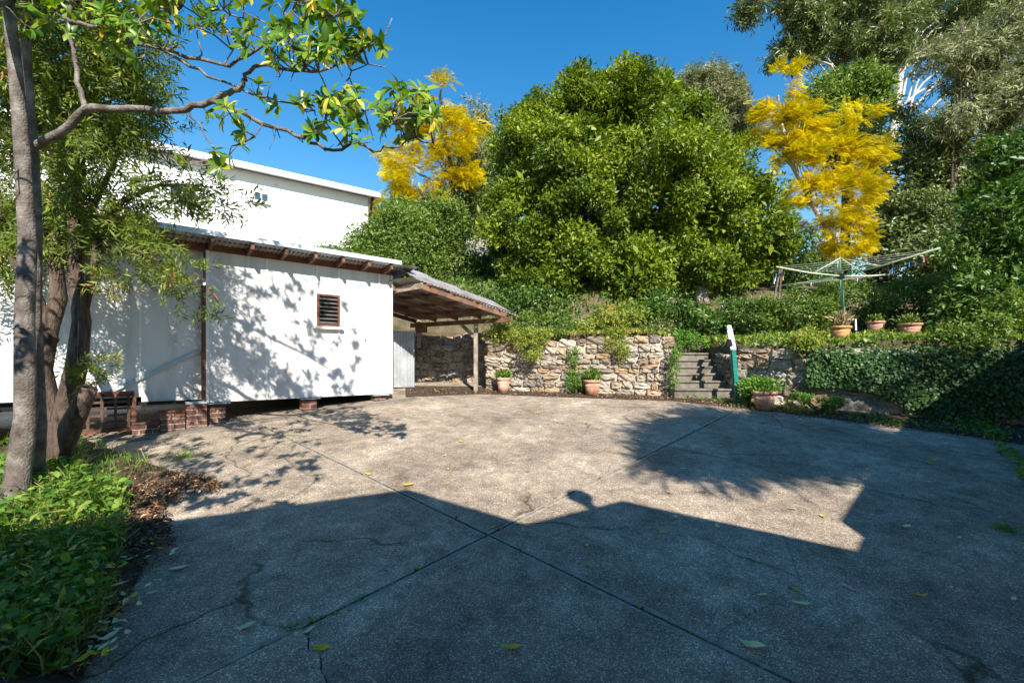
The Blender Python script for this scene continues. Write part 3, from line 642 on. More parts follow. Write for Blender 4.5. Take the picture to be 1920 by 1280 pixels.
# ------------------------------------------------------------------ trees behind the yard
SPR = t_spray(9, .16, .42, .15, 4); GUM = t_spray(8, .24, .55, .5, 5); FRD = t_frond(2)
Y = 15.5
tree('broadleaf_tree', 'huge rounded yellow-green evergreen tree in the middle behind the stone wall',
     [(x_, y_ + 14, rx_ * .87, ry_ * .87, d_) for x_, y_, rx_, ry_, d_ in (
(1170, 330, 215, 200, Y), (1050, 350, 140, 150, Y - .5), (1300, 400, 140, 130, Y - .8), (1000, 410, 95, 120, Y - 1), (1100, 195, 80, 75, Y), (1200, 175, 80, 70, Y), (1015, 250, 75, 75, Y), (1045, 190, 60, 50, Y), (1300, 320, 90, 90, Y - .3), (1395, 420, 90, 110, Y - 1),
      (1110, 480, 140, 70, Y - 1.2), (970, 270, 60, 70, Y), (1270, 240, 70, 70, Y), (1200, 500, 60, 60, Y - 1.8), (1080, 130, 25, 35, Y), (1190, 115, 30, 30, Y), (1260, 155, 20, 25, Y), (1330, 490, 90, 50, Y - 1.4), (1010, 530, 70, 40, Y - 1.6))],
     [gl(1190, 15.8, -.2), P(1185, 480, 15.8), P(1180, 380, 15.8), P(1175, 280, 15.8), P(1170, 200, 15.8)], .32, 460, .52, 400, LEAF2, .135, 'lf_big', 'darkbark', 40, core=420)
tree('jacaranda_tree', 'tall yellow feathery tree behind the carport, its tip against the blue sky',
     [(822, 185, 30, 45, 23), (835, 250, 55, 50, 23), (790, 330, 75, 45, 23), (855, 310, 45, 50, 23), (745, 300, 35, 25, 23), (735, 395, 40, 25, 23), (800, 390, 50, 30, 23)],
     [gl(868, 23, -.3), P(862, 430, 23), P(850, 340, 23), P(835, 250, 23), P(825, 180, 23)], .16, 125, .48, 28, FRD, .46, 'lf_jac', 'darkbark', 26, 'yellow feathery trees', up=.9, outw=.4, flat=.6, level=.25, droop=.1)
tree('jacaranda_tree', 'yellow feathery tree standing behind the rotary clothesline',
     [(1462, 175, 42, 45, 14.5), (1475, 245, 60, 40, 14.5), (1545, 300, 80, 50, 14.3), (1560, 375, 85, 50, 14), (1590, 440, 50, 40, 13.8), (1605, 222, 35, 20, 14.5), (1425, 280, 30, 25, 14.5), (1500, 330, 60, 50, 14.3)],
     [gl(1572, 14.3, -.3), P(1565, 450, 14.3), P(1520, 380, 14.4), P(1475, 290, 14.5), P(1458, 180, 14.5)], .09, 165, .28, 28, FRD, .30, 'lf_jac', 'palebark', 26, 'yellow feathery trees', up=.9, outw=.4, flat=.6, level=.25, droop=.1)
tree('bushy_tree', 'bushy mid green tree above the shed and carport roofs', [(770, 450, 95, 65, 15.5), (700, 475, 50, 35, 15.5), (825, 430, 50, 60, 15.7), (760, 500, 90, 40, 15.2)],
     [Vector((-3.4, 15.6, 2.3)), P(775, 500, 15.6), P(775, 430, 15.6)], .14, 260, .42, 150, LEAF2, .105, 'lf_mid', 'darkbark', 24, core=80)
tree('gum_tree', 'slender pale olive tree between the yellow tree and the big evergreen', [(893, 225, 30, 25, 26), (880, 290, 35, 40, 26), (885, 360, 40, 50, 25), (900, 430, 30, 50, 25)],
     [gl(885, 26, -.3), P(880, 440, 26), P(884, 340, 26), P(890, 220, 26)], .16, 90, .6, 40, GUM, .5, 'lf_gum', 'palebark', 16, 'eucalypts', droop=.4)
tree('gum_tree', 'distant grey-green gum tree crown peeping over the big evergreen', [(1330, 190, 55, 50, 38), (1300, 175, 30, 30, 38), (1345, 240, 55, 40, 38), (1365, 180, 25, 30, 38)],
     [gl(1335, 38, -.3), P(1335, 300, 38), P(1332, 200, 38)], .25, 130, .8, 45, GUM, .7, 'lf_gum', 'palebark', 16, 'eucalypts', droop=.4)
G1 = [(1425, 15, 35, 25, 26), (1500, 50, 45, 50, 26), (1560, 90, 40, 40, 26), (1600, 20, 60, 50, 26), (1480, 100, 30, 25, 26), (1650, 80, 50, 50, 26), (1560, -60, 120, 60, 26)]
tree('gum_tree', 'tall gum tree with pale trunk and drooping dark foliage at top right', G1,
     [gl(1640, 26, -.3), P(1635, 350, 26), P(1630, 200, 26), P(1635, 60, 26), P(1625, -80, 26)], .26, 190, .5, 46, GUM, .55, 'lf_olive', 'palebark', 40, 'eucalypts', droop=.5)
tree('gum_tree', 'pale twin-trunked gum tree leaning at the top right behind the bare limbs', [(1720, 30, 70, 50, 28), (1770, 100, 60, 40, 28), (1840, 40, 80, 50, 28), (1700, -70, 140, 60, 28), (1905, 100, 50, 60, 28)],
     [gl(1655, 28, -.3), P(1662, 330, 28), P(1680, 200, 28), P(1695, 80, 28), P(1705, -60, 28)], .28, 200, .5, 46, GUM, .55, 'lf_olive', 'palebark', 30, 'eucalypts', droop=.4)
tree('evergreen_tree', 'bright green leafy tree top behind the right yellow tree', [(1590, 190, 70, 50, 19), (1530, 200, 40, 50, 19), (1560, 250, 80, 50, 19)],
     [gl(1585, 19, -.3), P(1585, 350, 19), P(1585, 210, 19)], .18, 200, .5, 130, LEAF2, .14, 'lf_mid', 'darkbark', 20, core=80)
tree('dense_tree', 'dull green dense tree to the right of the yellow tree', [(1720, 330, 80, 80, 17), (1745, 430, 95, 70, 16.5), (1685, 260, 50, 50, 17), (1800, 350, 60, 80, 17), (1680, 420, 50, 60, 16.5), (1850, 430, 70, 60, 17)],
     [gl(1735, 17.2, -.3), P(1730, 480, 17.2), P(1725, 380, 17.2), P(1715, 280, 17.2)], .2, 420, .38, 120, LEAF2, .125, 'lf_olive', 'darkbark', 30, core=140)
t = tree('spreading_tree', 'open tree with bare crooked limbs and sparse foliage at upper right', [(1790, 120, 70, 40, 15.5), (1870, 180, 60, 50, 15.5), (1890, 280, 50, 60, 15.5), (1790, 220, 50, 40, 15.5), (1860, 80, 70, 40, 15.5)],
     [gl(1770, 15.8, -.3), P(1780, 430, 15.8), P(1790, 300, 15.8), P(1835, 225, 15.5), P(1822, 130, 15.4), P(1800, 40, 15.4)], .13, 110, .4, 30, GUM, .34, 'lf_gum', 'darkbark', 40, droop=.3)
tree('dark_tree', 'dark green tree overhanging the ivy wall at the right edge', [(1880, 430, 75, 110, 9.8), (1850, 560, 80, 50, 9.4), (1910, 310, 60, 60, 10), (1930, 560, 60, 90, 9.2), (1800, 600, 45, 30, 9.3), (1840, 480, 50, 40, 9.6), (1990, 430, 80, 150, 9.8)],
     [gl(1915, 9.9, -.3), P(1912, 520, 9.9), P(1905, 420, 9.9), P(1900, 320, 9.9)], .12, 360, .3, 75, LEAF, .11, 'lf_dark', 'darkbark', 40, core=90)
# backdrop understorey: each bush its own thing
ub = [(860, 500, 60, 50, 17, 'lf_dark'), (940, 520, 70, 60, 17.5, 'lf_dark'), (1030, 500, 60, 60, 19, 'lf_dark'), (1240, 500, 80, 45, 19, 'lf_dark'), (1420, 490, 60, 40, 17, 'lf_mid'), (1500, 480, 60, 50, 17.5, 'lf_dark'), (1640, 470, 60, 60, 18, 'lf_dark'), (1850, 480, 80, 60, 14, 'lf_dark'), (1330, 470, 60, 50, 20, 'lf_dark'), (1150, 470, 80, 60, 21, 'lf_dark'), (640, 500, 60, 40, 17, 'lf_mid'), (1760, 480, 70, 50, 15, 'lf_olive')]
un = ['left of the fence palings', 'behind the carport roof', 'in front of the paling fence', 'left of the tree stump', 'left of the right yellow tree', 'below the right yellow tree', 'right of the right yellow tree', 'behind the dark tree at the right edge', 'behind the tree stump', 'under the big evergreen', 'above the shed roof', 'behind the far end of the clothesline']
for (x, y, rx, ry, Yb, lf), w in zip(ub, un):
    shrub('understorey_bush', 'shady bush growing ' + w, 'bush', [(x, y, rx, ry, Yb), (x + rx * .5, y + ry * .6, rx * .8, ry * .6, Yb - .3)], 70, .5, 60, .15, lf, group='understorey bushes under the trees')

# bank and terrace planting
def sh(label, blobs, n, rad, per, size, lf, **k): return shrub('shrub', label, 'shrub', blobs, n, rad, per, size, lf, **k)
sh('long leafy hedge shrub behind the clothesline pole', [(1500, 585, 70, 40, 12), (1600, 570, 80, 45, 12.2), (1700, 570, 80, 45, 12.2), (1430, 595, 50, 35, 12), (1770, 560, 50, 45, 12)], 330, .26, 75, .085, 'lf_mid', stems=14)
sh('dark leafy shrub on the bank left of the hedge', [(1400, 600, 45, 30, 12.4), (1370, 580, 30, 20, 12.8)], 60, .25, 60, .09, 'lf_dark')
sh('broad dark shrub in the shade under the big evergreen', [(1250, 590, 70, 40, 12.4), (1200, 600, 50, 30, 12.2), (1300, 605, 40, 28, 12.2)], 130, .24, 55, .12, 'lf_dark')
sh('sprawling yellowish shrub over the wall top left of centre', [(1140, 600, 35, 22, 11.5), (1180, 590, 30, 25, 11.7), (1110, 615, 30, 14, 11.3)], 70, .2, 50, .08, 'lf_autumn')
sh('low shrub behind the carport corner', [(960, 610, 30, 16, 11.8), (1000, 600, 25, 20, 12), (1050, 605, 30, 16, 11.8)], 60, .2, 45, .085, 'lf_mid')
sh('shady shrub behind the carport roof end', [(1000, 565, 60, 25, 13), (920, 570, 50, 25, 13.2)], 60, .28, 55, .11, 'lf_dark')
for x, y, lab in ((995, 650, 'orange-tinged shrub hanging down the stone wall near the left pot'), (1158, 652, 'orange-tinged shrub hanging down the stone wall right of the middle pot')):
    sh(lab, [(x, y, 26, 32, 10.7), (x + 8, y - 22, 30, 16, 10.85), (x - 22, y - 18, 18, 16, 10.9)], 90, .13, 42, .055, 'lf_autumn', group='shrubs hanging down the stone wall', base=Vector(((x - 960) / F * 10.9, 11.0, 2.5)), stems=10)
for x, y, w, lf, lab in ((935, 628, 24, 'lf_autumn', 'messy dry shrub on the wall top beside the carport post'), (1045, 622, 26, 'lf_mid', 'untidy green shrub on the wall top left of the middle pot'), (1225, 622, 28, 'lf_olive', 'untidy dull shrub on the wall top near the steps'), (1500, 640, 30, 'lf_autumn', 'low straggly plant on the terrace edge above the ivy start'), (1640, 655, 30, 'lf_olive', 'straggly plant spilling over the ivy in front of the shaded pot')):
    Yw = 11.2 if x < 1300 else 8.95
    sh(lab, [(x, y, w, 14, Yw), (x + w * .6, y - 8, w * .6, 16, Yw + .2)], 40, .14, 36, .07, lf, group='straggly plants along the wall tops')
sh('thin climbing weed growing up the stone wall beside the middle pot', [(1076, 712, 14, 22, 10.7), (1074, 670, 7, 26, 10.75)], 36, .09, 34, .05, 'lf_weed', base=Vector((1.45, 10.75, gz(10.75))))
sh('creeper trailing down the end of the stone wall at the steps', [(1262, 690, 8, 40, 10.25), (1268, 655, 10, 18, 10.4)], 36, .08, 30, .05, 'lf_weed', base=Vector((3.75, 10.5, 2.4)))
sh('low green groundcover shrub at the head of the steps', [(1310, 642, 50, 12, 11.8), (1270, 630, 30, 12, 11.6), (1345, 648, 25, 8, 11.6)], 90, .13, 45, .06, 'lf_weed')
sh('spray of arching yellow-green leaves over the ivy at right', [(1790, 640, 60, 25, 8.2), (1850, 610, 60, 25, 8.3), (1900, 580, 40, 30, 8.4)], 110, .18, 40, .075, 'lf_mid', base=Vector((8.9, 8.4, 2.3)))
sh('small green weed clump at the foot of the ivy wall', [(1560, 755, 25, 12, 8.6), (1500, 748, 20, 10, 8.9)], 36, .08, 40, .05, 'lf_weed', base=Vector((5.9, 8.75, gz(8.75))))

# ivy over the right-hand wall
def ivy():
    pos, nr = [], []; n = 15000
    while len(pos) < n:
        t = rng.random() ** .9; q0, q1 = (qb, qc) if rng.random() < .55 else (qc, qd)
        p = q0.lerp(q1, rng.random()); dirv = (q1 - q0).normalized(); o = Vector((dirv.y, -dirv.x, 0))
        xx = p.x; zt = 2.26; zb_ = gz(p.y) + .12 + (.45 * max(0, 1 - (xx - 5.9) / 1.6)) + .1 * math.sin(xx * 3)
        z = zb_ + (zt - zb_) * rng.random()
        bulge = .10 + .10 * (.5 + .5 * math.sin(xx * 4.1 + 2 * z) * math.sin(z * 5 + xx)) + .06 * rng.random()
        if z > 2.15: p = p - o * rng.random() * .5
        q = p + o * bulge; pos.append((q.x, q.y, z)); nr.append((o.x, o.y, .45))
    pos = np.array(pos); nr = np.array(nr) + rng.normal(size=(n, 3)) * .45; ax = rng.normal(size=(n, 3)) * .6; ax[:, 2] -= .8
    return scatter('ivy', t_leaf(.85, .06, .1), pos, ax, nr, .065 * (.6 + .7 * rng.random(n)))
tag(link('ivy', ivy(), None, M['lf_ivy']), 'dense dark glossy ivy hanging over the right-hand retaining wall', 'ivy', kind='stuff')

# paling fence, stump, small white frame on the bank
fn = empty('paling_fence', gl(1000, 21), 'grey paling fence seen through the trees behind the carport', 'fence')
for i in range(42):
    x = -3.0 + i * .13; z = hill(x, 20.5); MB().box((x, 20.5, z + .8), .11, .02, 1.7 + random.random() * .08).build('paling', M['paling'], fn)
for h in (.4, 1.3): MB().bar((-3.1, 20.55, hill(-3, 20.5) + h), (2.5, 20.55, hill(2.4, 20.5) + h), .04, .08).build('rail', M['paling'], fn)
ss = empty('tree_stump', gl(1315, 13.8), 'pale cut tree stump on the grassy bank behind the steps', 'stump')
b0 = gl(1315, 13.8, -.1); MB().tube([b0, b0 + Vector((0, 0, .2)), b0 + Vector((.02, 0, .55))], [.26, .21, .19], 12).build('stump', M['greywood'], ss, True)
fr = empty('wire_frame', gl(1359, 13.2), 'small white metal frame standing on the bank near the stump', 'frame')
f0 = gl(1354, 13.2); MB().tube([f0, f0 + Vector((0, 0, .42)), f0 + Vector((.16, 0, .42)), f0 + Vector((.16, 0, 0))], .016, 6).build('hoop', M['white'], fr)

# ------------------------------------------------------------------ rotary clothesline
Hb = Vector((7.95, 11, 4.04)); cl = empty('rotary_clothesline', Vector((8.0, 11, hill(8, 11))), 'pale green rotary clothesline with four arms on the terrace', 'clothesline')
MB().tube([Vector((8.03, 11, hill(8, 11) - .1)), Vector((8.0, 11, 3.25))], .045, 12).build('pole', M['hoist'], cl, True)
MB().tube([Vector((8.0, 11, 3.25)), Hb], .034, 12).build('inner_pole', M['hoist'], cl, True)
top = Hb + Vector((-.01, 0, .44)); MB().tube([Hb, top], .022, 8).build('mast', M['hoist'], cl, True)
ch = MB().tube([Vector((8.02, 10.93, 2.78)), Vector((8.02, 10.93, 3.06))], [.075, .06], 10).build('crank_housing', M['hoist'], cl, True)
MB().tube([Vector((8.06, 10.88, 2.98)), Vector((8.2, 10.86, 2.98)), Vector((8.21, 10.86, 2.72))], .02, 6).build('crank_handle', M['white'], ch)
MB().lathe(Hb, [(0, .05), (.07, .05), (.07, -.06), (0, -.06)], 12).build('hub', M['dark'], cl)
dirs = [(Vector((.3, -.954, 0)), .2), (Vector((-.954, -.3, 0)), .1), (Vector((-.3, .954, 0)), .06), (Vector((.954, .3, 0)), .18)]; ends = []
for dv_, rise in dirs:
    e = Hb + dv_ * 2.0 + Vector((0, 0, rise)); ends.append(e)
    MB().tube([Hb, Hb.lerp(e, .5) + Vector((0, 0, -.03)), e], .02, 8).build('arm', M['hoistpale'], cl, True)
    MB().tube([top, Hb.lerp(e, .42)], .013, 6).build('brace', M['hoistpale'], cl, True)
for fr_ in (.45, .58, .72, .86, .98):
    for i in range(4):
        a_, b_ = Hb.lerp(ends[i], fr_), Hb.lerp(ends[(i + 1) % 4], fr_); md = (a_ + b_) / 2 - Vector((0, 0, .03))
        MB().tube([a_, md, b_], .004, 4, False).build('line', M['wire'], cl)
pegc = {'blue': (.05, .22, .55), 'white': (.75, .77, .8), 'yellow': (.7, .45, .03), 'teal': (.05, .4, .38), 'pink': (.75, .2, .45)}
for k_, c in pegc.items(): M['peg' + k_] = plain('peg_' + k_, c, .4)
pegs = [('blue', 1, .98, .3, 'near the left arm'), ('white', 1, .98, .45, 'left of the pole'), ('yellow', 1, .86, .42, 'left of the pole'), ('white', 1, .98, .62, 'just left of the pole'), ('white', 2, .86, .3, 'on the far side'), ('teal', 0, .86, .6, 'right of the pole'), ('blue', 3, .72, .4, 'right of the pole'), ('blue', 3, .86, .6, 'towards the right arm'), ('white', 2, .98, .7, 'towards the right arm'), ('blue', 3, .98, .5, 'at the far right'), ('pink', 3, .98, .7, 'hung at the far right')]
for cn, i, fr_, t_, w in pegs:
    p_ = Hb.lerp(ends[i], fr_).lerp(Hb.lerp(ends[(i + 1) % 4], fr_), t_) - Vector((0, 0, .05))
    o = MB().bar(p_ + Vector((0, 0, .05)), p_ + Vector((.012, 0, -.05)), .012, .016, Vector((0, -1, 0))).bar(p_ + Vector((.014, 0, .05)), p_ + Vector((-.004, 0, -.05)), .011, .015, Vector((0, -1, 0))).build('clothes_peg', M['peg' + cn])
    tag(o, f'{cn} clothes peg clipped to the clothesline {w}', 'peg', 'pegs on the clothesline')
pr = empty('clothes_prop', Vector((6.3, 10.9, 2.7)), 'pair of pale wooden props leaning at the left clothesline arm', 'prop')
for dx in (0, .1): MB().bar(P(1462 + dx * 40, 505, 10.6), P(1452 + dx * 90, 560, 10.9), .035, .035).build('pole', M['greywood'], pr)

# ------------------------------------------------------------------ pots
def pot(c, r, h, label, matn, plant=None, group='terracotta pots', seed=0):
    t = empty('plant_pot', c, label, 'pot', group)
    MB().lathe(c, [(0, .0), (r * .68, 0), (r * .95, h * .82), (r * .9, h * .82), (r * 1.06, h * .83), (r * 1.08, h), (r * .95, h), (r * .9, h * .86), (0, h * .86)], 24).build('pot', M[matn], t, True)
    for zz in (.3, .55): MB().lathe(c, [(r * (.68 + .33 * zz) - .002, h * zz), (r * (.68 + .33 * zz) + .007, h * (zz + .02)), (r * (.68 + .33 * zz) + .004, h * (zz + .045))], 24).build('band', M[matn], t, True)
    MB().lathe(c, [(0, h * .9), (r * .93, h * .9)], 16).build('soil', M['soil'], t)
    if plant:
        lf, ph, spread, n, tm, sz = plant; m = n
        pos = np.array(c)[None] + np.c_[rng.normal(size=(m, 2)) * r * .35 * spread, h * .9 + rng.random(m) * ph * .55]
        ax = np.c_[rng.normal(size=(m, 2)) * .6, .9 * np.ones(m)]; ax[:, :2] += (pos - np.array(c)[None])[:, :2] * 3
        o = link('plant', scatter('plant', tm, pos, ax, rand_unit(m) + np.array([0, -.5, .5]), sz * (.6 + .8 * rng.random(m))), t, M[lf]); o['kind'] = 'stuff'
    return t
pot(G(944, 736), .165, .36, 'terracotta pot with a green tuft at the stone wall near the carport post', 'terracotta', ('lf_mid', .3, 1.4, 340, LEAF, .09))
pot(G(1110, 741), .185, .36, 'terracotta pot with a spiky green tuft midway along the stone wall', 'terracotta', ('lf_mid', .3, 1.2, 340, LEAFN, .16))
pot(G(1433, 768), .215, .37, 'wide weathered terracotta pot with bushy plant right of the steps', 'terracotta', ('lf_weed', .5, 2.0, 800, LEAF, .07))
pc = lambda px, py, Yp: Vector(((px - 960) / F * Yp, Yp, hill((px - 960) / F * Yp, Yp)))
pot(pc(1576, 655, 9.7), .19, .31, 'ochre pot with dry strappy plant in front of the clothesline pole', 'ochrepot', ('lf_straw', .4, 1.0, 110, LEAFN, .2))
pot(pc(1642, 640, 10.9), .19, .28, 'dark shaded terracotta pot behind the clothesline pole to the right', 'terracotta', ('lf_mid', .25, 1.2, 150, LEAF, .09))
pot(pc(1706, 650, 9.6), .2, .26, 'squat terracotta pot half hidden by the leafy spray at right', 'terracotta', ('lf_mid', .3, 1.3, 150, LEAF, .09))
sh('bright green bush growing between the green post and the wide pot', [(1405, 722, 16, 18, 9.4), (1398, 740, 12, 12, 9.4)], 40, .09, 45, .05, 'lf_weed', base=G(1403, 758))

# ------------------------------------------------------------------ left foreground tree
def path(l): return [P(*p) for p in l]
ft = empty('smooth_barked_tree', G(35, 950), 'grey smooth-barked tree at the left edge with branch reaching over the yard', 'tree')
b0 = G(20, 985, -.1)
TR1 = [b0, P(32, 900, 4.45), P(48, 780, 4.45), P(46, 600, 4.45), P(52, 450, 4.45), P(42, 280, 4.45), P(28, 120, 4.4), P(15, 0, 4.4), P(5, -200, 4.3), P(40, -420, 4.2)]
MB().tube(TR1, [.125, .10, .085, .075, .07, .062, .052, .046, .036, .02], 14).build('trunk', M['smoothbark'], ft, True)
TR2 = [G(60, 930, -.05), P(72, 800, 4.75), P(64, 600, 4.75), P(66, 430, 4.7), P(62, 300, 4.65), P(48, 120, 4.65), P(52, 0, 4.6), P(90, -180, 4.5), P(180, -400, 4.3)]
MB().tube(TR2, [.09, .07, .062, .058, .052, .046, .04, .03, .015], 12).build('trunk', M['smoothbark'], ft, True)
BR = {
 'main': ([(58, 278, 4.6), (95, 258, 4.5), (132, 235, 4.45), (160, 205, 4.4), (230, 205, 4.35), (300, 210, 4.3), (350, 206, 4.25), (395, 190, 4.2), (430, 175, 4.15), (456, 158, 4.1)], .043, .022),
 'a': ([(456, 158, 4.1), (458, 140, 4.1), (490, 122, 4.05), (535, 130, 4.0), (585, 135, 3.95), (630, 122, 3.9), (675, 100, 3.85), (715, 70, 3.8), (735, 35, 3.8)], .019, .005),
 'b': ([(392, 191, 4.2), (440, 208, 4.1), (490, 232, 4.0), (540, 245, 3.95), (580, 268, 3.9), (625, 282, 3.85), (660, 268, 3.8), (700, 285, 3.75), (735, 278, 3.75), (780, 258, 3.7), (812, 268, 3.7)], .021, .005),
 'up': ([(160, 205, 4.4), (152, 170, 4.4), (140, 110, 4.4), (128, 40, 4.35), (150, -80, 4.3), (220, -220, 4.1)], .026, .01),
 'c': ([(128, 40, 4.35), (190, 50, 4.35), (250, 82, 4.3), (310, 95, 4.25), (355, 125, 4.2), (410, 150, 4.15), (460, 172, 4.1), (520, 190, 4.0), (590, 208, 3.9)], .02, .006),
 'd': ([(300, 90, 4.25), (370, 110, 4.2), (430, 125, 4.1), (480, 95, 4.0), (520, 50, 3.95), (560, 0, 3.9), (600, -90, 3.8)], .018, .006),
 'e': ([(565, 260, 3.9), (610, 228, 3.88), (640, 180, 3.85), (655, 145, 3.85), (690, 120, 3.8)], .014, .004),
 'f': ([(600, 212, 3.9), (650, 208, 3.85), (700, 205, 3.8), (760, 215, 3.75)], .010, .004),
 'g': ([(350, 206, 4.25), (380, 245, 4.2), (405, 290, 4.15), (412, 305, 4.15)], .008, .004),
 'h': ([(15, 0, 4.4), (120, -90, 4.2), (260, -160, 4.0), (420, -200, 3.9), (560, -230, 3.8)], .04, .01)}
bpts = []
for nm, (pl, r0, r1) in BR.items():
    pp_ = path(pl); n_ = len(pp_); fine = []
    for a_, b_ in zip(pp_, pp_[1:]):
        for k in range(3): fine.append(a_.lerp(b_, k / 3) + Vector(rng.normal(size=3)) * .012 * (k > 0))
    fine.append(pp_[-1]); m_ = len(fine) - 1
    MB().tube(fine, [r0 + (r1 - r0) * i / m_ for i in range(m_ + 1)], 8).build('branch', M['smoothbark'], ft, True)
    bpts += fine
lm = [TR1[7], Vector((-4.3, 3.5, 4.7)), Vector((-3.4, 2.6, 4.9)), Vector((-2.4, 1.9, 5.0)), Vector((-1.5, 1.5, 5.2))]
MB().tube(lm, [.05, .045, .035, .025, .01], 8).build('branch', M['smoothbark'], ft, True)
for a_, b_ in zip(lm, lm[1:]): bpts += [a_.lerp(b_, k / 4) for k in range(4)]
regs = [(600, 815, 150, 230, 34), (640, 800, 215, 262, 9), (480, 680, -10, 110, 40), (440, 620, 60, 128, 15), (330, 480, -20, 60, 18), (640, 735, 60, 110, 9), (395, 470, 225, 315, 7), (380, 450, 178, 215, 4), (560, 660, 170, 250, 6), (470, 520, 150, 200, 3), (335, 365, 285, 310, 2),
        (0, 330, -60, 60, 60), (180, 330, 0, 120, 16), (-60, 620, -520, -30, 190), (-200, 250, -400, -60, 60)]
bp_np = np.array(bpts); ros = []; tw = MB()
for x0, x1, y0, y1, c in regs:
    for _ in range(c):
        px, py = rng.uniform(x0, x1), rng.uniform(y0, y1); Yd = 4.45 - .85 * max(0, min(1, px / 800)) + rng.normal() * .16
        p_ = np.array(P(px, py, Yd)); k = np.argmin(np.linalg.norm(bp_np - p_, axis=1)); s_ = bp_np[k]
        dirn = p_ - s_; ln = np.linalg.norm(dirn)
        m1 = s_ + dirn * .4 + rng.normal(size=3) * ln * .12; m2 = s_ + dirn * .75 + rng.normal(size=3) * ln * .08
        tw.tube([s_, m1, m2, p_], [.008 + .003 * ln, .007, .005, .004], 5, False)
        if ln > .35: bp_np = np.vstack([bp_np, m1[None], m2[None]])
        ros.append((p_, unit((dirn + np.array([0, 0, .25]) * max(ln, .2))[None])[0]))
nsh = 0
while nsh < 190:
    g_ = G(rng.uniform(190, 600), rng.uniform(800, 965)); p_ = np.array(g_ - L * rng.uniform(4.2, 7.2)); sx_, sy_ = 960 + F * p_[0] / max(p_[1], .3), HY - F * (p_[2] - CZ) / max(p_[1], .3)
    if p_[1] < .4 or not (sx_ < -60 or sy_ < -70): continue
    if math.sin(g_.x * 3.7 + 1) * math.sin(g_.y * 4.1) < -.25: continue
    nsh += 1; k = np.argmin(np.linalg.norm(bp_np - p_, axis=1)); s_ = bp_np[k]; dirn = p_ - s_; ln = np.linalg.norm(dirn); m1 = s_ + dirn * .5 + rng.normal(size=3) * ln * .1
    tw.tube([s_, m1, p_], [.008 + .004 * ln, .006, .004], 5, False); bp_np = np.vstack([bp_np, m1[None], p_[None]]); ros.append((p_, unit((dirn + np.array([0, 0, .25]) * max(ln, .2))[None])[0]))
for _ in range(46):                                           # bare twigs at the outer ends
    px, py = rng.uniform(430, 750), rng.uniform(40, 300); p_ = np.array(P(px, py, 4.0)); k = np.argmin(np.linalg.norm(bp_np - p_, axis=1)); s_ = bp_np[k]
    tw.tube([s_, s_ + (p_ - s_) * .5 + rng.normal(size=3) * .03, p_], [.006, .004, .002], 4, False)
tw.build('twigs', M['smoothbark'], ft, True)['kind'] = 'stuff'
leaf_variants = []
for k in range(8):
    tv, tf, _ = t_broad(.34 + .04 * (k % 3)); me = np_mesh('leaf', np.array([(x, y, z - .12 * x * x * (k % 4)) for x, y, z in tv]), np.array(tf), np.full(len(tv), [.15, .35, .5, .6, .7, .8, .45, .93][k]), True)
    me.materials.append(M['lf_fore']); leaf_variants.append(me)
nleafobj = 0; LP, LA, LN, LS, LR = [], [], [], [], []
for p_, ax in ros:
    nl = rng.integers(7, 11); ref = unit(np.cross(ax, rng.normal(size=3))[None])[0]; bi = np.cross(ax, ref)
    for k in range(nl):
        a_ = 2.4 * k + rng.random() * .5; side = ref * math.cos(a_) + bi * math.sin(a_)
        d_ = ax * (.25 + .5 * rng.random()) + side; d_[2] -= .15 + .5 * rng.random() * (rng.random() < .35); nm = ax * 1.0 - side * .2 + np.array([0, 0, .3]); s_ = rng.uniform(.085, .14)
        b_ = p_ - ax * .03 * rng.random(); tone = .93 + .07 * rng.random() if rng.random() < .045 else rng.random() * .84
        if rng.random() < .04: d_ = np.array([rng.normal() * .2, rng.normal() * .2, -1]); tone = .9 + .1 * rng.random()
        if nleafobj < 300:
            v = 7 if tone > .88 else int(tone / .84 * 6.99); aa = Vector(d_).normalized(); yy = Vector(nm).cross(aa).normalized(); zz = aa.cross(yy)
            o = link('leaf', leaf_variants[v], ft); Mx = Matrix((aa * s_, yy * s_, zz * s_)).transposed().to_4x4(); Mx.translation = Vector(b_)
            o.matrix_parent_inverse = Matrix.Identity(4); o.matrix_basis = Matrix.Translation(-world_loc(ft)) @ Mx; nleafobj += 1
        else: LP.append(b_); LA.append(d_); LN.append(nm); LS.append(s_); LR.append(tone)
o = link('crown', scatter('crown', BROAD, np.array(LP), np.array(LA), np.array(LN), np.array(LS), np.array(LR), True), ft, M['lf_fore']); o['kind'] = 'stuff'

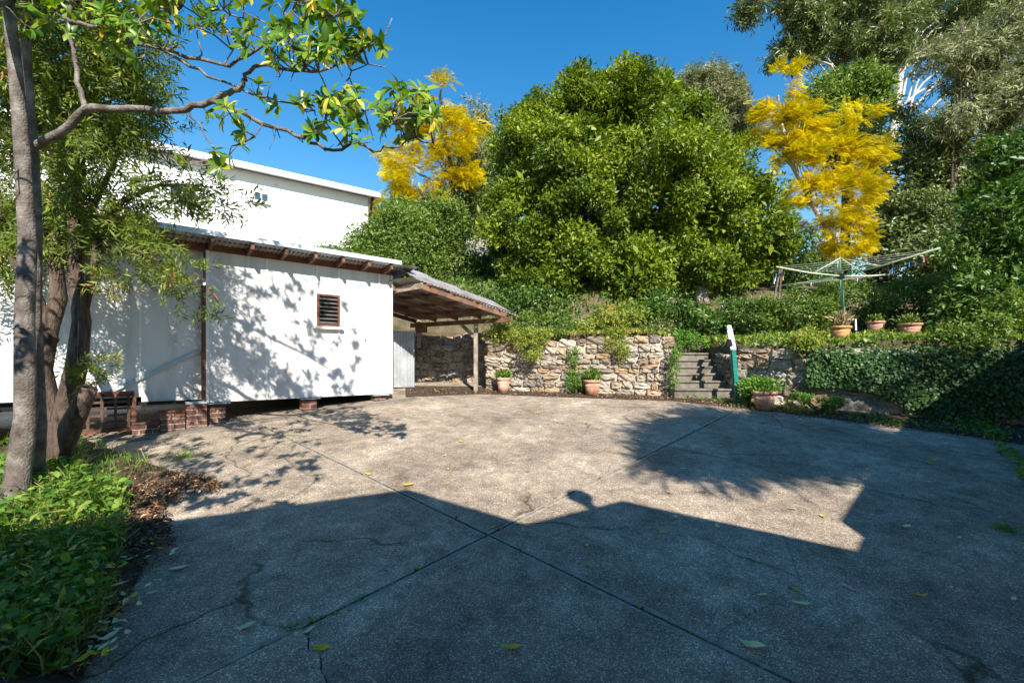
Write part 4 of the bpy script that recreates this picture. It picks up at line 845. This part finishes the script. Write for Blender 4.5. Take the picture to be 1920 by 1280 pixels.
# rough-barked narrow-leaved tree behind it
nt_ = empty('narrow_leaved_tree', G(110, 880), 'rough-barked multi-stemmed tree with narrow leaves in front of the shed', 'tree')
rb = G(105, 885, -.1); Yn = rb.y
for pl, r0, r1 in (([(105, 860, Yn), (82, 760, Yn), (75, 690, Yn), (92, 620, Yn), (108, 560, Yn), (100, 470, Yn), (112, 350, Yn), (90, 200, Yn)], .16, .035),
                   ([(112, 850, Yn), (125, 760, Yn - .1), (145, 680, Yn - .1), (152, 600, Yn - .1), (142, 520, Yn), (140, 400, Yn), (160, 250, Yn), (190, 120, Yn)], .15, .03),
                   ([(95, 640, Yn), (70, 560, Yn + .1), (30, 500, Yn + .1), (5, 420, Yn + .1), (-20, 300, Yn)], .08, .03), ([(150, 600, Yn - .1), (175, 520, Yn - .1), (185, 440, Yn), (230, 380, Yn), (300, 350, Yn), (380, 350, Yn)], .06, .012),
                   ([(142, 520, Yn), (165, 420, Yn), (210, 300, Yn), (260, 200, Yn)], .05, .012), ([(185, 470, Yn), (240, 470, Yn - .1), (320, 500, Yn - .2), (370, 540, Yn - .2)], .03, .006)):
    pp_ = path(pl); pp_ = [pp_[0]] + [p_ + Vector(rng.normal(size=3)) * .015 for p_ in pp_[1:]]
    if pl[0][1] > 800: pp_ = [rb] + pp_
    n_ = len(pp_); MB().tube(pp_, [r0 + (r1 - r0) * i / (n_ - 1) for i in range(n_)], 9).build('stem', M['roughbark'], nt_, True)
cut = [G(95, 900, -.1), P(118, 830, Yn - .25), P(145, 775, Yn - .3), P(168, 728, Yn - .35)]
MB().tube(cut, [.15, .12, .10, .075], 10).build('broken_stem', M['roughbark'], nt_, True)
NB = [(150, 150, 150, 110, Yn), (60, 250, 80, 130, Yn + .3), (200, 300, 90, 110, Yn), (285, 220, 35, 60, Yn), (120, 430, 90, 70, Yn + .2), (240, 440, 70, 35, Yn), (20, 450, 60, 80, Yn + .3), (250, 530, 45, 12, Yn - .1), (340, 350, 50, 35, Yn), (400, 375, 40, 25, Yn), (330, 480, 35, 25, Yn - .1), (360, 540, 22, 35, Yn - .2), (100, 20, 160, 80, Yn), (260, 130, 60, 60, Yn), (180, -120, 220, 90, Yn)]
pts, outs = blob_points(NB, 580, .3)
link('crown', crown_mesh('crown', pts, outs, .2, 13, t_spray(10, .2, .42, .1, 9), .23, up=.3, outw=.8, droop=.25), nt_, M['lf_narrow'])
mb = MB()
for i in range(0, len(pts), 5):
    p_ = pts[i]; sx = P(140, 420, Yn) if p_[2] < 4.5 else P(150, 250, Yn); limbs(mb, sx, [p_], .014, 4, .1)
mb.build('twigs', M['roughbark'], nt_, True)['kind'] = 'stuff'
pts2 = np.array([P(165 + rng.normal() * 8, 700 + rng.normal() * 18, Yn - .2) for _ in range(10)])
link('shoot', crown_mesh('shoot', pts2, rand_unit(10), .12, 5, t_spray(10, .2, .42, .1, 8), .2), nt_, M['lf_narrow'])['kind'] = 'stuff'

# ------------------------------------------------------------------ weeds, grass, litter
def inside(poly, x, y):
    c = False; n = len(poly); j = n - 1
    for i in range(n):
        if (poly[i].y > y) != (poly[j].y > y) and x < (poly[j].x - poly[i].x) * (y - poly[i].y) / (poly[j].y - poly[i].y) + poly[i].x: c = not c
        j = i
    return c
def region(pxpoly, n):
    poly = [G(*p) for p in pxpoly]; xs_ = [p.x for p in poly]; ys_ = [p.y for p in poly]; out = []
    while len(out) < n:
        x, y = rng.uniform(min(xs_), max(xs_)), rng.uniform(min(ys_), max(ys_))
        if inside(poly, x, y) and rng.random() < .35 + .65 * (math.sin(x * 3.1 + y) * math.sin(y * 4.3 - x) > -.15): out.append((x, y, SL * y))
    return np.array(out)
BLADE = ([(0, -.015, 0), (0, .015, 0), (.5, .016, .06), (.5, -.016, .06), (1, 0, -.22)], [(0, 1, 2), (0, 2, 3), (3, 2, 4)], [0] * 5)
green_px = [(-300, 1300), (120, 1290), (175, 1200), (215, 1090), (235, 1000), (235, 940), (130, 905), (0, 900), (-300, 930)]
def grass(name, label, poly, n, ln, leaf, lift=.03, tm=BLADE, lean=.45):
    p = region(poly, n); p[:, 2] += lift
    ax = np.c_[rng.normal(size=(n, 2)) * lean, np.ones(n)]; nr = np.c_[rng.normal(size=(n, 2)), .2 * np.ones(n)]
    return tag(link(name, scatter(name, tm, p, ax, nr, ln * (.4 + .9 * rng.random(n))), None, M[leaf]), label, 'grass', kind='stuff')
grass('grass', 'long green grass in the garden bed at the left', green_px, 7500, .24, 'lf_grass', .05)
grass('dry_grass', 'straw-coloured dead blades among the weeds in the left bed', green_px, 1500, .24, 'lf_straw', .05, lean=.8)
grass('sparse_grass', 'sparse grass tufts around the tree bases', [(-200, 930), (200, 930), (330, 900), (250, 862), (140, 830), (-200, 830)], 1700, .2, 'lf_grass', .05)
def weeds(name, label, poly, n, size, leaf, hmax, tm=BROAD, cat='weeds', lift=.04):
    p = region(poly, n); p[:, 2] += lift + rng.random(n) * hmax
    ax = np.c_[rng.normal(size=(n, 2)), rng.normal(size=n) * .4 + .1]; nr = np.c_[rng.normal(size=(n, 2)) * .5, np.ones(n)]
    return tag(link(name, scatter(name, tm, p, ax, nr, size * (.5 + .8 * rng.random(n))), None, M[leaf]), label, cat, kind='stuff')
weeds('weeds', 'broad-leaved green weeds filling the garden bed at lower left', green_px, 7000, .065, 'lf_weed', .26, t_broad(.6))
weeds('weeds', 'narrow pointed weed leaves mixed through the left garden bed', green_px, 4000, .11, 'lf_grass', .24, t_leaf(.3, .05, .25))
weeds('weeds', 'weed leaves among the tree bases', [(-200, 930), (240, 930), (260, 880), (140, 840), (-200, 830)], 900, .07, 'lf_weed', .12, t_broad(.6))
lit_px = [(110, 1290), (155, 1285), (210, 1180), (270, 1085), (325, 1050), (320, 1000), (305, 955), (420, 925), (400, 905), (330, 890), (240, 880), (210, 960), (215, 1080), (160, 1200)]
weeds('leaf_litter', 'dark dead leaf litter along the garden bed edge', lit_px, 3600, .055, 'lf_litter', .03, t_leaf(.35, .1, .2), 'litter', .05)
wall_px = [(770, 728), (900, 732), (1100, 738), (1265, 744), (1380, 752), (1460, 764), (1620, 782), (1780, 790), (1960, 800), (1960, 840), (1760, 812), (1600, 795), (1450, 776), (1380, 768), (1265, 752), (1100, 746), (900, 739), (770, 738)]
weeds('leaf_litter', 'reddish dead leaf litter along the foot of the stone walls', wall_px, 5200, .05, 'lf_litter', .015, t_leaf(.4, .1, .2), 'litter', .012)
weeds('weeds', 'low green weeds at the foot of the walls near the steps and ivy', [(1290, 744), (1460, 762), (1620, 782), (1900, 800), (1900, 825), (1700, 805), (1560, 788), (1420, 768), (1290, 752)], 900, .06, 'lf_weed', .10, t_broad(.55), lift=.01)
weeds('weeds', 'weedy strip running along the right edge of the driveway', [(1830, 795), (1860, 795), (1960, 900), (1960, 960), (1900, 880)], 500, .06, 'lf_weed', .07, t_broad(.5), lift=.01)
def bank(name, label, x0, x1, d0, d1, n, ln, leaf, tm=BLADE):
    x = rng.uniform(x0, x1, n); y = np.array([wallY(v) for v in x]) + rng.uniform(d0, d1, n); z = np.array([hill(a_, b_) for a_, b_ in zip(x, y)])
    ax = np.c_[rng.normal(size=(n, 2)) * .6, np.ones(n)]; nr = np.c_[rng.normal(size=(n, 2)), .4 * np.ones(n)]
    return tag(link(name, scatter(name, tm, np.c_[x, y, z], ax, nr, ln * (.4 + .9 * rng.random(n))), None, M[leaf]), label, 'grass', kind='stuff')
bank('grass', 'tufty grass and weeds along the top of the stone wall', -2.8, 3.62, .1, 1.6, 3500, .2, 'lf_grass')
bank('weeds', 'weedy groundcover on the terrace beyond the steps', 5.0, 9.5, .0, 2.2, 4200, .12, 'lf_moss', t_leaf(.5))
bank('grass', 'ragged grass fringe along the edge above the ivy and low wall', 5.08, 13, -.25, .35, 1300, .11, 'lf_mid', t_leaf(.6))
bank('grass', 'dry and green grass fringe hanging at the lip of the long stone wall', -.6, 3.6, -.28, .25, 1500, .10, 'lf_autumn', t_leaf(.55))
bank('grass', 'grass on the upper bank behind the steps', 2.5, 9, 3.2, 5.5, 5000, .2, 'lf_grass')
bank('weeds', 'leafy groundcover covering the shaded bank', -3, 6.5, 1.2, 3.6, 5000, .13, 'lf_dark', t_leaf(.6))
# moss and tiny weeds in the joints
def joint_line(pts_, n, jit=.012):
    out = []
    for _ in range(n):
        k = rng.integers(0, len(pts_) - 1); p = pts_[k].lerp(pts_[k + 1], rng.random())
        d = .5 + .5 * math.sin(p.x * 5.3) * math.sin(p.y * 3.7 + 1)
        if rng.random() > d * d: continue
        out.append((p.x + rng.normal() * jit, p.y + rng.normal() * jit, SL * p.y - .01))
    return out
jp = []
for i in range(-3, 4): jp += joint_line([pq(i * PS, q) for q in (-7, -4.28, 0, 3)], 1500)
for j in range(-2, 3): jp += joint_line([pq(p_, j * QS) for p_ in (-6, -3, 0, 3, 7)], 1500)
for l_ in (((1470, 915), (1440, 960), (1470, 1010), (1500, 1090), (1405, 1150), (1345, 1215)),): jp += joint_line([G(*p_) for p_ in l_], 300)
jp += joint_line([G(600, 815), G(680, 865), G(765, 915)], 500, .025) + joint_line([G(540, 1172), G(600, 1160), G(700, 1112)], 300, .02) + joint_line([G(440, 852), G(600, 815), G(720, 800)], 300, .02)
jp = np.array(jp); n = len(jp)
tag(link('joint_moss', scatter('joint_moss', t_leaf(.5), jp, np.c_[rng.normal(size=(n, 2)), .5 * rng.random(n)], np.c_[rng.normal(size=(n, 2)) * .5, np.ones(n)], .036 * (.5 + rng.random(n))), None, M['lf_moss']), 'moss and tiny weeds in the joints between concrete slabs', 'moss', kind='stuff')
for px, py, r_, lab in ((345, 858, .16, 'small bright green weed tuft on the concrete near the brick steps'), (400, 915, .13, 'dry grass tuft in the driveway crack by the bed'), (1885, 995, .13, 'green weed tuft in the joint at the right edge'), (350, 1150, .1, None)):
    if not lab: continue
    c = G(px, py); n = 110; p = np.array(c)[None] + np.c_[rng.normal(size=(n, 2)) * r_ * .4, np.zeros(n)]
    tag(link('weed_tuft', scatter('weed_tuft', BLADE, p, np.c_[rng.normal(size=(n, 2)) * .8, .7 * np.ones(n)], np.c_[rng.normal(size=(n, 2)), .6 * np.ones(n)], r_ * (.5 + .7 * rng.random(n))), None, M['lf_weed' if 'dry' not in lab else 'lf_litter']), lab, 'weed', 'weed tufts on the driveway')

# fallen leaves, each its own thing
fl = {}
for k, mt in (('y', 'fl_y'), ('p', 'fl_p'), ('b', 'fl_b')):
    for v in range(3):
        tv, tf, _ = t_broad(.25 + .06 * v); me = np_mesh('fallen_leaf', np.array([(x - .5, y, .06 + .28 * (x - .5) ** 2 * (v * 1.6 - .6) + abs(y) * .6 + .05 * math.sin(7 * x + v)) for x, y, z in tv]), np.array(tf), None, True); me.materials.append(M[mt]); fl[k, v] = me
def fallen(px, py, ang, s, k, label, group, dz=.004):
    c = G(px, py, dz); o = link('fallen_leaf', fl[k, random.randrange(3)]); o.location = c; o.scale = (s, s, s)
    if label.startswith('small curled'): label = 'small ' + {'y': 'yellow', 'p': 'pale', 'b': 'brown'}[k] + ' leaf scattered on the ' + ('shaded near concrete' if py > 990 else 'far driveway concrete')
    if label.startswith('pale or yellow'): label = {'y': 'yellow', 'p': 'pale'}[k] + ' leaf lying in the dark litter along the ' + ('near end of the garden bed' if py > 1150 else 'middle of the garden bed')
    o.rotation_euler = (math.atan(SL) + random.uniform(-.1, .1), random.uniform(-.1, .1), ang); tag(o, label, 'leaf', group)
named = [(460, 1180, .5, .12, 'p', 'pale leaf on the shaded concrete left of the broken slab corner'), (603, 1219, -.1, .12, 'y', 'yellow leaf lying beside the crack at the broken slab corner'), (958, 1219, 0, .115, 'y', 'single yellow leaf at the bottom centre of the driveway'),
         (1410, 1215, -.5, .145, 'p', 'large curved pale leaf near the bottom right of the driveway'), (1503, 1135, -.2, .12, 'p', 'long pale leaf just below the crack junction'), (1430, 1117, .1, .075, 'p', 'small pale leaf left of the crack junction'), (1494, 1108, 1.9, .1, 'y', 'yellow leaf lying on the crack junction'),
         (578, 1186, .9, .085, 'p', 'pale leaf at the top of the broken slab corner'), (660, 1230, .1, .06, 'b', 'small brown leaf right of the broken slab corner'), (765, 912, .2, .14, 'y', 'bright yellow leaf at the peak of the roof shadow'), (1698, 990, .1, .11, 'p', 'pale leaf in the deep shade at right'), (335, 1068, .6, .13, 'p', 'pale leaf curling off the litter onto the concrete')]
for px, py, an, s_, k, lab in named: fallen(px, py, an, s_, k, lab, 'fallen leaves on the driveway')
sm_px = [(1240, 1000), (1265, 972), (1100, 1025), (938, 993), (925, 990), (1345, 990), (1190, 808), (1205, 835), (1240, 885), (1280, 880), (1255, 925), (1320, 925), (1465, 893), (1485, 955), (1545, 970), (1430, 830), (1480, 830), (1740, 905), (1750, 865), (1860, 905), (1685, 890), (1800, 1010), (1725, 1120), (1760, 990), (840, 880), (835, 855), (865, 830), (990, 885), (1010, 775), (1040, 790), (690, 890), (1180, 770), (1150, 850), (1500, 788), (1380, 790), (1430, 795), (1600, 830), (1900, 1125), (1745, 870), (1670, 985), (1830, 870), (1710, 830), (1790, 820)]
for i, (px, py) in enumerate(sm_px): fallen(px, py, random.uniform(0, 6.3), random.uniform(.07, .11), 'ypyb'[i % 4], 'small curled leaf scattered on the open concrete driveway', 'small leaves scattered over the driveway')
for i in range(70):
    jq = random.choice([pq(random.uniform(-3, 6), random.choice((0, -QS)) + random.gauss(0, .12)), pq(random.choice((0, PS)) + random.gauss(0, .12), random.uniform(-6, 1)), pq(random.uniform(-2, 6), random.uniform(-6.5, 1))])
    px, py = 960 + F * jq.x / jq.y, HY + F * (CZ - jq.z) / jq.y
    fallen(px, py, random.uniform(0, 6.3), random.uniform(.03, .075), 'bybp'[i % 4], 'small curled leaf scattered on the open concrete driveway', 'small leaves scattered over the driveway')
for i in range(60):
    t = random.random(); px = 150 + 150 * t + random.gauss(0, 22); py = 1270 - 250 * t + random.gauss(0, 15)
    fallen(px, py, random.uniform(0, 6.3), random.uniform(.06, .105), 'ppyp'[i % 4], 'pale or yellow leaf lying in the dark litter along the garden bed', 'leaves along the garden bed edge', .065)
tag(MB().bar(G(1578, 1094, .006), G(1600, 1106, .006), .012, .008).build('drinking_straw', plain('pink_plastic', (.75, .45, .62), .4)), 'pink plastic straw scrap on the shaded concrete', 'litter')
tag(MB().tube([G(70, 880, .25), G(85, 905, .12), G(100, 940, .1), G(78, 955, .05), G(82, 985, .05)], .008, 6).build('rope', M['greenpaint'], None, True), 'thin green rope hanging by the left tree base', 'rope')
for a_, b_, lab in (((1770, 1145), (1830, 1215), 'thin dry twig lying at the bottom right of the driveway'), ((1760, 1190), (1890, 1228), 'long pale dry stalk across the bottom right concrete')):
    m_ = G((a_[0] + b_[0]) / 2 + 6, (a_[1] + b_[1]) / 2 - 6, .008); tag(MB().tube([G(*a_, .006), m_, G(*b_, .006)], .003, 5).build('twig', M['greywood']), lab, 'twig')

# ------------------------------------------------------------------ houses behind the camera whose shade falls on the yard
def back(px, py, plane_y):
    s_ = G(px, py); t = (s_.y - plane_y) / L.y; return s_ - L * t
hy = -.75; pr_ = [back(400, 965, hy), back(765, 917, hy), back(985, 982, hy), back(1165, 938, hy), back(1603, 1031, hy)]
sl = (pr_[1].z - pr_[0].z) / (pr_[1].x - pr_[0].x); pr_[0] = Vector((pr_[1].x - 7.5, hy, pr_[1].z - 7.5 * sl))
hs_ = empty('house', Vector((-1, -4, gz(-4))), 'tiled house behind the viewpoint casting the roof shadow on the driveway', 'house')
prof = [Vector((pr_[0].x + .3, hy - .25, -1.2))] + [Vector((p.x, hy - .25, p.z - .15)) for p in pr_] + [Vector((pr_[-1].x - .15, hy - .25, -1.2))]
MB().prism(prof, (0, -7, 0)).build('wall', M['housewall'], hs_)
for a_, b_ in zip(pr_, pr_[1:]): MB().prism([a_, b_, b_ + Vector((0, 0, -.1)), a_ + Vector((0, 0, -.1))], (0, -7.6, 0)).build('roof', M['roof'], hs_)
vt = back(1086, 930, hy - .3); MB().tube([vt + Vector((0, 0, -.5)), vt + Vector((0, 0, -.1))], .06, 8).build('vent_pipe', M['zinc'], hs_)
MB().lathe(vt, [(0, .12), (.1, .09), (.14, 0), (.1, -.1), (0, -.12)], 12).build('vent', M['zinc'], hs_)
e0 = G(1575, 975); e1 = G(1690, 800); w0 = e0 - L * 5.8; hz = w0.z
def lift_to(px, py): g_ = G(px, py); return g_ - L * ((hz - g_.z) / -L.z)
w1 = lift_to(1690, 800); ed = (w1 - w0).normalized(); wv_ = Vector((ed.y, -ed.x, 0)); we = w0 + ed * 9
wg = empty('house', w0 + wv_ * 2, 'neighbouring single-storey wing to the right of the viewpoint', 'house')
ring = [w0, we, we + wv_ * 5, lift_to(1900, 1500) + Vector((3, 0, 0)), lift_to(1560, 1400), lift_to(1603, 1033), lift_to(1617, 1005)]
MB().prism(ring, (0, 0, -.12)).build('roof', M['roof'], wg)
MB().prism([p + Vector((0, 0, -.13)) for p in (w0 + ed * .5 + wv_ * .7, we - ed * .4 + wv_ * .7, we - ed * .4 + wv_ * 4.6, w0 + ed * .5 + wv_ * 4.6)], (0, 0, -5)).build('wall', M['housewall'], wg)
# tree behind the wing whose feathery shade falls on the right of the driveway
def shade(px, py, t): return np.array(G(px, py) - L * t)
tsh = empty('feathery_tree', Vector((8, -6, gz(-6))), 'tall feathery tree beyond the wing casting dappled shade on the driveway', 'tree')
pts3 = np.array([shade(rng.uniform(1230, 1650), rng.uniform(765, 880), rng.uniform(8.2, 10)) for _ in range(120)])
lo_c = Vector(pts3.mean(0)); MB().tube([Vector((lo_c.x + 1.5, lo_c.y - 1.5, -1)), lo_c + Vector((1.2, -1.0, -2)), lo_c], [.2, .14, .05], 8).build('trunk', M['darkbark'], tsh, True)
mb = MB(); limbs(mb, lo_c + Vector((1.2, -1.0, -2)), [pts3[i] for i in range(0, 120, 4)], .04); mb.build('limbs', M['darkbark'], tsh, True)
link('crown', crown_mesh('crown', pts3, rand_unit(120), .30, 25, FRD, .5, flat=.5), tsh, M['lf_mid'])
